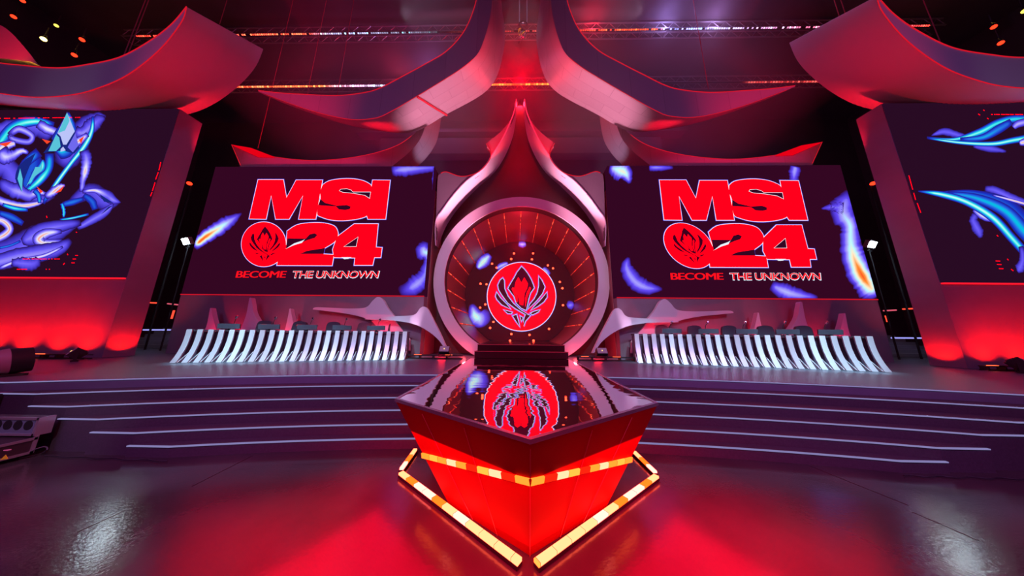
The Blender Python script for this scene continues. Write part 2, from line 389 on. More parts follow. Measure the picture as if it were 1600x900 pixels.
def strip(name, p0, p1, w_, h_, m_, parent=None, up=(0, 0, 1)):
    p0 = Vector(p0); p1 = Vector(p1); L = (p1-p0).length; x = (p1-p0).normalized(); y = Vector(up).cross(x).normalized(); z = x.cross(y)
    o = MB().box(0, L, -w_/2, w_/2, -h_/2, h_/2).build(name, m_)
    M = Matrix((x, y, z)).transposed().to_4x4(); M.translation = p0
    if parent is not None:
        o.parent = parent; P = parent.matrix_basis.copy()
        if parent.parent is not None: P = parent.parent.matrix_basis @ parent.matrix_parent_inverse @ P
        o.matrix_parent_inverse = P.inverted()
    o.matrix_basis = M
    return o
# LED strip wrapped round the waist of the gem
def gem_pt(x_t, side, t):   # t: 0 top .. 1 floor; x_t 0 tip .. 1 shoulder
    a = lerp2((0, yt+.02), (side*(W-.02), ys), x_t); c = lerp2((0, yt+.14), (side*.92, ys-.52), x_t)
    p = lerp2(a, c, t); return Vector((p[0], p[1], -.07-.93*t))
for s_ in (-1, 1):
    tn, ts = .31, .56
    p0 = gem_pt(0, s_, tn); p1 = gem_pt(1, s_, ts)
    up = (gem_pt(.5, s_, .1)-gem_pt(.5, s_, .6)).normalized()
    out = Vector((0, -.012, 0))
    strip('led_strip', p0+out if s_ > 0 else p0+out, p1+out, .02, .056, GEMLED, cat, up=up)
lamp('AREA', (0, 2.9, -.93), RED, 6, (0, 2.9, 2), 1.0)
# strips lying on the floor in front of the gem
fz = -.97
FL = [('long LED strip on the floor left of the gem point', pz(626, 741, fz), pz(812, 882, fz)), ('long LED strip on the floor right of the gem point', pz(1026, 746, fz), pz(838, 884, fz)),
      ('short LED strip on the floor running back to the steps, left of gem', pz(649, 704, fz), pz(627, 735, fz)), ('short LED strip on the floor running back to the steps, right of gem', pz(991, 708, fz), pz(1024, 740, fz))]
for i, (lb, p0, p1) in enumerate(FL):
    root = tag(empty('floor_light_strip', (p0+p1)/2-Vector((0, 0, .03))), lb, 'light strip', 'LED strips on the floor round the gem')
    d = (p1-p0).normalized(); nrm = Vector((-d.y, d.x, 0))
    strip('housing', p0-Vector((0, 0, .008)), p1-Vector((0, 0, .010)), .075, .03, BLACK, root)
    strip('diffuser', p0+Vector((0, 0, .018)), p1+Vector((0, 0, .018)), .066 if i < 2 else .055, .03, GEMLED2, root)
for s in (-1, 1):
    lo = lamp('AREA', (s*1.55, 2.55, -.35), (1, .0, .02), 105, (s*1.55, 2.55, -1), 2.8, sy=1.7)  # added red fill hovering over the floor, deepens the glow beside the strips
    lo.rotation_euler = (0, 0, s*radians(35))
lamp('AREA', (-1.0, 3.1, -.92), RED, 6, (-1.0, 3.0, 2), .8)
lamp('AREA', (1.0, 3.1, -.92), RED, 6, (1.0, 3.0, 2), .8)

# ------------------------------------------------------------------ portal: threshold, ring, tunnel, rear LED disc
th = tag(empty('portal_steps', (0, 10, 0)), 'two dark glossy steps leading up into the round portal', 'steps')
RX = .06
gl = mat('threshold_gloss', (.05, .008, .012), .12)
loose(MB().box(RX-1.78, RX+1.78, 9.3, 9.75, .02, .27), 'step', gl, th)
loose(MB().box(RX-1.74, RX+1.74, 9.75, 14.5, .02, .50), 'step', gl, th)
loose(MB().box(RX-1.79, RX+1.79, 9.285, 9.31, .26, .285).box(RX-1.75, RX+1.75, 9.735, 9.76, .49, .515), 'nosing', mat('dark_red_trim', (.5, .05, .07), .3), th)
RC = Vector((RX, 10.5, 3.42)); RO, RI = 3.92, 3.43
portal = tag(empty('portal_ring', (RX, 10.5, 0)), 'big round lavender ring framing a red-lit tunnel at centre stage', 'portal')
def ring_solid(r0, r1, y0, y1, zmin, n=96):
    a0 = math.asin(max(-1, min(1, (zmin-RC.z)/r1))); mb = MB(); vs = []
    for i in range(n+1):
        a = a0+(pi-2*a0)*i/n
        for r, y in ((r0, y0), (r1, y0), (r1, y1), (r0, y1)): vs.append((RC.x+r*cos(a), y, max(zmin, RC.z+r*sin(a))))
    fs = [(4*k+j, 4*k+(j+1) % 4, 4*k+4+(j+1) % 4, 4*k+4+j) for k in range(n) for j in range(4)]+[(0, 1, 2, 3), tuple(4*n+j for j in range(4))]
    return mb.add(vs, fs)
loose(ring_solid(RI, RO, 10.3, 10.36, .01), 'ring_face', RIB, portal)
loose(ring_solid(RI+.01, RO-.06, 10.362, 10.75, .01), 'ring_lip', BLACK, portal)
loose(ring_solid(RI+.005, RI+.12, 10.76, 14.75, .01), 'tunnel_wall', TUNNEL, portal, True)
for i in range(-9, 10):
    a = pi/2+radians(14.1)*i
    p = Vector((RC.x+(RI-.012)*cos(a), 0, RC.z+(RI-.012)*sin(a)))
    o = MB().box(-.016, .016, 10.8, 14.6, -.016, .016, Matrix.Rotation(0, 4, 'Y')).build('ray_light', RAYLED); o.parent = portal
    o.matrix_parent_inverse = portal.matrix_basis.inverted(); o.location = (p.x, 0, p.z)
disc = tag(empty('rear_led_disc', (RX, 14.7, 0)), 'round dark LED screen at the tunnel end with glowing red crest', 'screen')
DY = 14.62
loose(MB().prism([(RC.x+(RI-.03)*cos(2*pi*i/64), DY, max(.52, RC.z+(RI-.03)*sin(2*pi*i/64))) for i in range(64)], (0, .12, 0)), 'screen_panel', emis('disc_black', (.035, .001, .004), 1), disc)

# ---- flat LED picture tools
def flat(poly, to3, m_, name, parent, dy):
    """a flat picture element on a screen, poly in its own 2-D pixels"""
    P3 = [to3(x, y)+Vector((0, -dy, 0)) for x, y in poly]; tri = tessellate_polygon([P3])
    return (P3, [tuple(t) for t in tri])
def grow(poly, d):
    n = len(poly); area = sum(poly[i][0]*poly[(i+1) % n][1]-poly[(i+1) % n][0]*poly[i][1] for i in range(n)); sg = 1 if area > 0 else -1
    out = []
    for i in range(n):
        a, b_, c = Vector(poly[i-1]), Vector(poly[i]), Vector(poly[(i+1) % n])
        e1 = (b_-a); e2 = (c-b_)
        if e1.length < 1e-6 or e2.length < 1e-6: out.append(tuple(b_)); continue
        e1.normalize(); e2.normalize(); n1 = Vector((e1.y, -e1.x))*sg; n2 = Vector((e2.y, -e2.x))*sg
        q = n1+n2; l = q.length
        if l < .3: q = n1; f_ = 1
        else: q /= l; f_ = min(1.8, 1/max(.3, q.dot(n1)))
        out.append(tuple(b_+q*d*f_))
    return out
class Pic:
    """collects flat picture elements into one mesh per colour"""
    def __init__(s, to3, parent): s.to3 = to3; s.parent = parent; s.L = {}
    def poly(s, pts, mname, dy):
        mb = s.L.setdefault(mname, MB()); P3, f = flat(pts, s.to3, None, None, None, dy); mb.add(P3, f)
    def done(s, names):
        for mn, mb in s.L.items(): loose(mb, names.get(mn, 'screen_picture'), MATS[mn], s.parent)
def blob(spine, to3, m_, parent, dy, name='screen_flame', jag=0, inten=1, power=1.3, seed=1):
    """soft-edged stroke: spine of (x, y, width, level)"""
    rnd = random.Random(seed)
    pts = crom([(*p, 1)[:4] if len(p) == 4 else (*p, inten) for p in spine], 7); n = len(pts); C = 12; vs = []; ts = []
    for i, (x, y, w_, lv) in enumerate(pts):
        if m_ is FLAME: w_ *= 1.28
        a = pts[max(0, i-1)]; c = pts[min(n-1, i+1)]; d = Vector((c[0]-a[0], c[1]-a[1]))
        d = d.normalized() if d.length > 1e-6 else Vector((1, 0)); nn = Vector((-d.y, d.x))
        e = min(1, min(i, n-1-i)/(n*.12)+.02)
        wl = w_*(1+jag*rnd.uniform(-1, 1)); wr = w_*(1+jag*rnd.uniform(-1, 1))
        for j in range(C+1):
            s_ = -1+2*j/C; ww = wl if s_ < 0 else wr
            q = Vector((x, y))+nn*s_*ww
            v_ = to3(q.x, q.y)+Vector((0, -dy, 0))
            if parent.name.startswith('screen_wall'):   # the picture ends at the screen's edge
                sg = 1 if parent.location.x > 0 else -1
                v_.x = sg*min(SX1-.01, max(SX0+.01, sg*v_.x)); v_.z = min(SZ1-.01, max(SZ0+.01, v_.z))
            vs.append(v_); ts.append(max(0, lv*e*(1-abs(s_)**power)))
    fs = [(i*(C+1)+j, i*(C+1)+j+1, (i+1)*(C+1)+j+1, (i+1)*(C+1)+j) for i in range(n-1) for j in range(C)]
    me = bpy.data.meshes.new(name); me.from_pydata([tuple(v) for v in vs], [], fs); me.materials.append(m_)
    at = me.attributes.new('t', 'FLOAT', 'POINT')
    for i, t in enumerate(ts): at.data[i].value = t
    o = bpy.data.objects.new(name, me); COL.objects.link(o); o.parent = parent
    P = parent.matrix_basis.copy()
    if parent.parent is not None: P = parent.parent.matrix_basis @ parent.matrix_parent_inverse @ P
    o.matrix_parent_inverse = P.inverted(); return o

# crest of the event: lotus flame between crossing feathers (unit circle, from a 831x900 drawing)
CREST = [[(380, 150), (415, 185), (445, 225), (480, 285), (505, 345), (515, 380), (475, 435), (455, 500), (430, 620), (380, 600), (325, 545), (300, 470), (235, 385), (268, 325), (305, 265), (330, 215)],
  [(175, 275), (150, 295), (125, 350), (135, 400), (165, 450), (230, 540), (310, 600), (420, 665), (455, 670), (370, 620), (290, 550), (230, 470), (195, 390), (190, 300)],
  [(110, 430), (100, 470), (115, 505), (165, 560), (260, 608), (220, 560), (150, 490)], [(190, 620), (275, 645), (270, 658), (230, 655)],
  [(567, 255), (600, 300), (632, 370), (605, 440), (540, 520), (450, 608), (470, 560), (520, 500), (555, 430), (570, 350)],
  [(655, 430), (655, 480), (620, 530), (560, 575), (485, 620), (520, 580), (580, 520)], [(575, 620), (560, 640), (500, 670), (478, 655), (520, 635)],
  [(425, 665), (475, 680), (420, 740), (400, 800), (405, 730)], [(285, 685), (325, 670), (345, 740), (360, 800), (320, 740)], [(365, 685), (395, 705), (378, 740)]]
CRESTR = [[(345, 262), (378, 325), (410, 265), (450, 335), (440, 385), (412, 440), (400, 570), (360, 560), (340, 460), (303, 375), (318, 310)],
  [(284, 375), (272, 392), (312, 480), (322, 530), (338, 535), (332, 450), (305, 385)], [(470, 365), (483, 385), (445, 480), (420, 590), (416, 500), (440, 420)]]
def crest(pic, cx, cy, r, glow=True, dark='picture_dark', sy=1):
    f_ = lambda P: [(cx+(x-380)/370*r, cy+(y-475)/370*r*sy) for x, y in P]
    for P in CREST:
        q = f_(P)
        if glow: pic.poly(grow(q, r*.035), 'picture_blue', .012); pic.poly(grow(q, r*.014), 'picture_white', .014)
        pic.poly(q, dark, .016)
    for P in CRESTR: pic.poly(f_(P), 'red_picture', .018)
circ = lambda cx, cy, rx, ry=None, n=56: [(cx+rx*cos(2*pi*i/n), cy+(ry or rx)*sin(2*pi*i/n)) for i in range(n)]
to_disc = lambda x, y: px(x, y, DY)
pd = Pic(to_disc, disc)
pd.poly(circ(814.9, 463.6, 54.8), 'picture_blue', .006); pd.poly(circ(814.9, 463.6, 54.2), 'picture_white', .008); pd.poly(circ(814.9, 463.6, 53.2), 'red_picture', .010)
crest(pd, 814.9, 463.6, 53.2)
pd.done({'red_picture': 'crest_disc', 'picture_dark': 'crest_feathers', 'picture_white': 'crest_glow', 'picture_blue': 'crest_halo'})
for i, sp in enumerate(([(746, 420, 3, .6), (755, 409, 8, .75), (766, 398, 4, .5)], [(810, 381, 3, .4), (816, 382, 4.5, .6), (822, 381, 3, .4)], [(737, 475, 3, .3), (742, 492, 10, .72), (749, 500, 16, .62), (752, 512, 4, .3)],
      [(886, 479, 3, .3), (891, 477, 6, .45), (897, 476, 3, .3)], [(848, 419, 3, .45), (853, 424, 4, .6), (858, 430, 3, .4)], [(776, 420, 2, .5), (784, 415, 4, .6), (794, 411, 2, .5)])):
    blob(sp, to_disc, FLAME, disc, .004, jag=.1, seed=i)
BUL = [(460, 340), (446, 368), (556, 340), (550, 370), (350, 392), (372, 412), (630, 400), (656, 415), (292, 492), (322, 495), (690, 483), (703, 515), (316, 596), (290, 612), (706, 600), (357, 684), (340, 714), (636, 719), (447, 745), (440, 778), (538, 749), (558, 777)]
for i, (bx_, by_) in enumerate(BUL):
    p = px(660+bx_/3.214, 290+by_/3.214, 14.3)
    ro = tag(empty('hanging_bulb', p), 'small glowing red bulb hanging before the dark disc', 'lamp', 'red bulbs round the crest in the portal')
    loose(MB().lathe([(.005, -.07), (.055, -.045), (.068, 0), (.05, .035), (.02, .05)], 10, Matrix.Translation(p)), 'bulb', E_BULB, ro, True)
    loose(MB().cyl(p+Vector((0, 0, .05)), p+Vector((0, 0, .16)), .02, n=8), 'socket', BLACK, ro)
lamp('POINT', (RX, 12.4, 5.6), RED, 110, size=.03)
lamp('AREA', (RX, 10.9, .62), RED, 45, (RX, 12.5, 4), 2.2, sy=.3)

# ------------------------------------------------------------------ centre wall, arch panels and curved ribbons
def cp(L, Y): return [px(x, y, Y) for x, y in L]
OG_O = [(807, 155), (804, 174), (798, 190), (790, 208), (780, 226), (768, 244), (760, 257), (748, 269), (728, 284), (708, 306), (692, 328), (681, 346), (681, 384)]
OG_I = [(807, 155), (807.6, 170), (805, 194), (800, 218), (788, 246), (772, 270), (750, 290), (728, 312), (711, 332), (698, 352), (690, 370), (685, 387)]
SIL = [(807, 155), (800, 182), (788, 200), (774, 213), (760, 225), (766, 236), (766, 248), (756, 262), (742, 272), (720, 276), (698, 269), (689, 271), (684, 278), (682.5, 310), (681, 346)]
cw = [Vector((4.15, 11.3, .01)), Vector((4.15, 11.3, 4.3))]+[flip(p, 1) for p in cp(OG_I[::-1], 11.3)]
cwl = [flip(p, 1) for p in cw][::-1]
ctr = tag(empty('centre_wall', (0, 11.3, 0)), 'dark red onion-arched wall panel behind the round ring', 'wall panel')
# the wall has the round opening of the tunnel: built as two halves
hl = []
a0 = math.asin((.01-RC.z)/(RO-.1))
for s in (-1, 1):
    side = [Vector((s*4.2, 11.3, .01)), Vector((s*4.2, 11.3, 4.2))]+[flip(p, s) for p in cp(OG_I[::-1], 11.3)]
    side[-1].x = 0
    arc = []
    for i in range(33):
        a = pi/2-(pi/2-a0)*i/32 if s > 0 else pi/2+(pi/2-a0)*i/32
        arc.append(Vector((0 if i == 0 else RC.x+(RO-.1)*cos(a), 11.3, max(.01, RC.z+(RO-.1)*sin(a)))))
    loose(MB().prism(side+arc, (0, .15, 0)), 'wall_half', mat('centre_wall_paint', (.075, .015, .025), .5), ctr)
for s, sd in ((-1, 'left'), (1, 'right')):
    ap = tag(empty('arch_panel', (s*3.5, 9.9, 0)), 'horned grey panel with curved pink ribbon edge, %s of the portal peak' % sd, 'arch panel', None)
    Yf = 9.95
    outer = cp([(x, y) for x, y, in crom(SIL, 3)], Yf); inner = cp(crom(OG_O, 3), Yf)
    poly = [flip(p, s) for p in outer[:-1]]+[flip(p, s) for p in inner[::-1]][1:-1]
    loose(MB().prism(poly, (0, .25, 0)), 'panel_face', SETW, ap)
    A = resample(cp(crom(OG_O, 4), Yf-.02), 60); B = resample(cp(crom(OG_I, 4), 10.9), 60); vs = []
    for a, b_ in zip(A, B):
        n_ = (b_-a).cross(Vector((0, 1, 0)))
        vs += [flip(a, s), flip(b_, s), flip(b_+Vector((-.04, 0, .04)), s), flip(a+Vector((-.03, 0, .03)), s)]
    fs = [(4*k_+j, 4*k_+(j+1) % 4, 4*k_+4+(j+1) % 4, 4*k_+4+j) for k_ in range(59) for j in range(4)]
    loose(MB().add(vs, fs+[(0, 1, 2, 3), tuple(236+j for j in range(4))]), 'ribbon', RIB, ap, True)
    ed = [flip(p+Vector((0, -.02, 0)), s) for p in cp(crom(SIL[4:12], 4), Yf)]
    loose(MB().tube(ed, .018, 5), 'edge_light', E_RED, ap)
    lamp('SPOT', (s*2.3, 9.2, .3), (1, .05, .20), 330, (s*2.9, 10.2, 6.0), .15, 34, .8)
    lamp('POINT', (s*3.15, 9.9, .3), RED, 20, size=.15)
    lamp('POINT', (s*2.3, 10.0, .2), (1, .05, .06), 10, size=.1)
for s in (-1, 1): lamp('SPOT', (s*1.6, 8.6, 7.2), (1, .004, .01), 2600, flip(px(776, 213, 9.95), s), .03, 26, .8)  # added mid-air spots that redden the horned tops of the arch panels
# red-lit jambs between screens and portal
for s, sd in ((-1, 'left'), (1, 'right')):
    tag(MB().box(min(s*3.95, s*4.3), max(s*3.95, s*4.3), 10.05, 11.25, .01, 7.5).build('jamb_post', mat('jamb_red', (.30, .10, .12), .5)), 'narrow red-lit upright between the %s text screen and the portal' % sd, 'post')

# ------------------------------------------------------------------ text screens
SX0, SX1, SZ0, SZ1, SYY = 3.98, 14.38, 2.46, 8.53, 9.7
MSI = {
 'M': [(218, 55), (415, 55), (440, 195), (515, 58), (720, 58), (668, 362), (535, 362), (568, 178), (460, 362), (355, 362), (320, 178), (280, 362), (148, 360)],
 'S': crom([(722, 95), (770, 65), (850, 50), (940, 47), (1020, 58), (1075, 80), (1105, 112), (1098, 200), (1095, 260), (1075, 330), (1000, 360), (880, 374), (780, 367), (710, 345), (680, 325), (686, 255), (705, 205), (700, 150)], 3),
 'I': [(1112, 58), (1248, 60), (1213, 362), (1075, 362), (1065, 330), (1090, 200), (1103, 115)],
 '2': crom([(445, 455), (520, 408), (620, 392), (730, 393), (810, 415), (838, 455), (840, 495), (815, 540), (735, 590)], 3)+[(725, 635), (810, 640), (795, 725), (365, 723), (380, 650), (405, 610), (440, 560), (442, 500)],
 '4': [(968, 400), (1155, 400), (1138, 582), (1185, 585), (1175, 662), (1125, 662), (1112, 722), (968, 722), (975, 665), (810, 662), (800, 600), (835, 500)]}
HOLES = [[(850, 142), (862, 128), (910, 124), (945, 135), (960, 150), (1098, 150), (1090, 203), (1050, 178), (960, 162), (880, 155)],
 [(705, 205), (740, 235), (830, 258), (910, 252), (942, 265), (935, 285), (900, 292), (850, 288), (825, 264), (690, 255)],
 [(447, 512), (590, 515), (620, 482), (660, 472), (682, 487), (660, 510), (610, 525), (560, 545), (500, 562), (435, 592)],
 [(740, 588), (730, 635), (540, 635), (600, 610)], [(1000, 500), (985, 578), (885, 578)]]
HGLOW = {0: [(1040, 148), (1100, 148), (1092, 206), (1050, 180)], 1: [(688, 250), (850, 290), (900, 296), (938, 288), (944, 262), (930, 285), (850, 284)], 2: [(432, 596), (500, 566), (575, 545), (560, 520), (500, 550)], 4: [(1003, 496), (1000, 520), (990, 582), (960, 581), (985, 570)]}
def text_part(body, to3, x0, x1, y0, y1, m_, parent, dy, name, off=.02, shear=.25):
    cu = bpy.data.curves.new('t', 'FONT'); cu.body = body; cu.offset = off; cu.fill_mode = 'BOTH' if cu.dimensions == '3D' else 'BOTH'; cu.dimensions = '2D'; cu.resolution_u = 3
    cu.space_character = .93
    t = bpy.data.objects.new('t', cu); COL.objects.link(t)
    bpy.context.view_layer.update()
    me = bpy.data.meshes.new_from_object(t.evaluated_get(bpy.context.evaluated_depsgraph_get()))
    bpy.data.objects.remove(t)
    xs = [v.co.x for v in me.vertices]; yy = [v.co.y for v in me.vertices]; ax, bx_, ay, by_ = min(xs), max(xs), min(yy), max(yy)
    vs = []
    for v in me.vertices:
        ty = (v.co.y-ay)/(by_-ay); tx = (v.co.x-ax)/(bx_-ax)
        X = x0+(x1-x0)*tx+shear*(y1-y0)*(ty-.5); Yp = y1-(y1-y0)*ty
        vs.append(to3(X, Yp)+Vector((0, -dy, 0)))
    fs = [tuple(p.vertices) for p in me.polygons]; mb = MB().add(vs, fs)
    return loose(mb, name, m_, parent)
toL = lambda x, y: px(360+x/5, 270+y/5, SYY-.005)
# right screen carries the same picture: find where its letters stand
aL, aR = px(360+218/5, 270+55/5, SYY), px(1020+50/5, 270+58/5, SYY)
bL, bR = px(360+1213/5, 270+362/5, SYY), px(1020+1207/5, 270+370/5, SYY)
sc = (bR.x-aR.x)/(bL.x-aL.x)
def toR(x, y):
    p = toL(x, y); return Vector((aR.x+(p.x-aL.x)*sc, p.y, aR.z+(p.z-aL.z)*(bR.z-aR.z)/(bL.z-aL.z)))
for s, sd, to3 in ((-1, 'left', toL), (1, 'right', toR)):
    sw = tag(empty('screen_wall', (s*9.2, SYY, 0)), 'dark wall with a wide LED screen of red lettering, on the %s of the portal' % sd, 'screen')
    x0, x1 = sorted((s*SX0, s*SX1))
    loose(MB().box(x0, x1, SYY, SYY+.5, .01, SZ0-.03), 'base_panel', mat('screen_base_panel', (.22, .17, .22), .5, noise=(3, .1)), sw)
    scr = loose(MB().box(x0, x1, SYY, SYY+.35, SZ0, SZ1), 'led_screen', SCR, sw)
    loose(MB().box(x0, x1, SYY-.03, SYY, SZ0-.045, SZ0-.005), 'red_trim', emis('dim_red_trim', (.75, .01, .03), .8), sw)
    loose(MB().box(x0, x1, SYY+.35, SYY+.6, SZ0, SZ1), 'screen_back', BLACK, sw)
    pc = Pic(to3, sw)
    for k_, P in MSI.items():
        pc.poly(grow(P, 7), 'picture_blue', .004); pc.poly(grow(P, 3.5), 'picture_white', .006); pc.poly(P, 'red_picture', .009)
    pc.poly(circ(262, 559, 180), 'picture_blue', .004); pc.poly(circ(262, 559, 177), 'picture_white', .006); pc.poly(circ(262, 559, 174), 'red_picture', .0095)
    for i, H in enumerate(HOLES):
        if i in (0, 4): pc.poly(H, 'picture_white', .0105); pc.poly(grow(H, -3), 'screen_black', .012)
        else: pc.poly(H, 'screen_black', .012)
        if i == 2: pc.poly([(432, 596), (500, 566), (560, 548), (585, 520), (560, 532), (500, 552)], 'picture_white', .013)
    pc.poly([(868, 660), (950, 660), (920, 674), (890, 676)], 'picture_white', .011)
    crest(pc, 272, 560, 160, glow=False, sy=1)
    pc.done({'red_picture': 'red_lettering', 'picture_blue': 'blue_outline', 'picture_white': 'white_outline', 'picture_dark': 'crest_drawing', 'screen_black': 'letter_counter'})
    for q in (-3, 0, 3): text_part('BECOME', to3, 50+q, 436+q, 768, 820, emis('motto_red', (1, .005, .012), 1.1), sw, .012+.0005*q, 'motto_lettering', 0)
    text_part('THE UNKNOWN', to3, 488, 1158, 768, 820, emis('motto_red', (1, .005, .012), 1.1), sw, .012, 'motto_lettering', .012)
    text_part('THE UNKNOWN', to3, 484, 1163, 766, 826, E_WHI, sw, .008, 'motto_outline', .03)
# coloured flames on the text screens
to_scr = lambda x, y: px(x, y, SYY-.005)
Ls = [o for o in COL.objects if o.name.startswith('screen_wall')]
swL, swR = Ls[0], Ls[1]
for i, sp in enumerate(([(303, 386, 6, .95), (320, 371, 8, .99), (340, 358, 9, .8), (358, 346, 8, .55), (378, 333, 1, .2)],
      [(612, 268, 6, .3), (630, 265, 9, .5), (660, 263, 7, .42), (683, 262, 5, .35)], [(681, 262, 3, .3), (681, 280, 5, .42), (678, 300, 2, .2)],
      [(666, 378, 5, .4), (662, 392, 11, .6), (671, 398, 9, .68), (671, 412, 8, .6), (664, 430, 9, .45), (650, 445, 12, .5), (625, 459, 7, .35)])):
    blob(sp, to_scr, FLAME, swL, .003, jag=.12, seed=i)
for i, sp in enumerate(([(952, 262, 6, .5), (968, 266, 14, .74), (978, 272, 10, .72), (984, 287, 2, .3)], [(1014, 262, 4, .3), (1026, 262, 5, .45), (1052, 262, 2, .2)], [(1243, 260, 7, .5), (1241, 270, 7, .5), (1240, 283, 5, .3)],
      [(982, 402, 2, .3), (979, 418, 8, .45), (990, 438, 10, .5), (1008, 449, 10, .48), (1035, 452, 2, .3)], [(1205, 445, 6, .4), (1225, 455, 10, .55), (1245, 461, 9, .5), (1278, 465, 2, .3)],
      [(1322, 297, 2, .2), (1322, 312, 14, .4), (1317, 332, 17, .55), (1328, 352, 12, .66), (1329, 378, 14, .68), (1335, 405, 16, .86), (1348, 432, 17, .99), (1362, 452, 17, .8), (1370, 464, 12, .7)],
      [(1283, 326, 1, .2), (1300, 324, 5, .4), (1318, 325, 8, .42)])):
    blob(sp, to_scr, FLAME, swR, .003, jag=.12, seed=20+i)

# ------------------------------------------------------------------ wing walls with tall screens
WX, WY0, WY1, WZ = 14.2, 8.1, 8.8, 10.0
for s, sd in ((-1, 'left'), (1, 'right')):
    x0, x1 = sorted((s*WX, s*24)); sx0, sx1 = sorted((s*(WX+.02), s*24))
    wg = tag(empty('wing_wall', (s*18, WY0, 0)), 'tall dark wing wall with a big LED screen of blue swirls, far %s of stage' % sd, 'wall panel')
    loose(MB().box(x0, x1, WY0, WY1, .01, WZ), 'wall_panel', WING, wg)
    loose(MB().box(*sorted((s*(WX+.02), s*24)), WY0-.04, WY0-.002, 2.80, WZ-.02), 'led_screen', SCRW, wg)
    loose(MB().box(*sorted((s*(WX+.03), s*24)), WY0-.06, WY0-.002, 2.74, 2.79), 'red_trim', emis('wing_red_trim', (1, .01, .03), 1.0), wg)
    for j, (dx) in enumerate((.3, 1.3, 2.5, 3.7, 4.9, 6.4, 8)):
        lamp('SPOT', (s*(WX+.35+dx), WY0-.42, .16), (1, .004, .001), 320, (s*(WX+.35+dx), WY0+.15, 1.9), .05, 130, 1)
    lamp('SPOT', (s*(WX-.30), WY0+.35, .14), (1, .004, .001), 150, (s*(WX+.1), WY0+.35, 1.2), .05, 110, .8)
wings = [o for o in COL.objects if o.name.startswith('wing_wall')]
to_w = lambda x, y: px(x, y, WY0-.045)
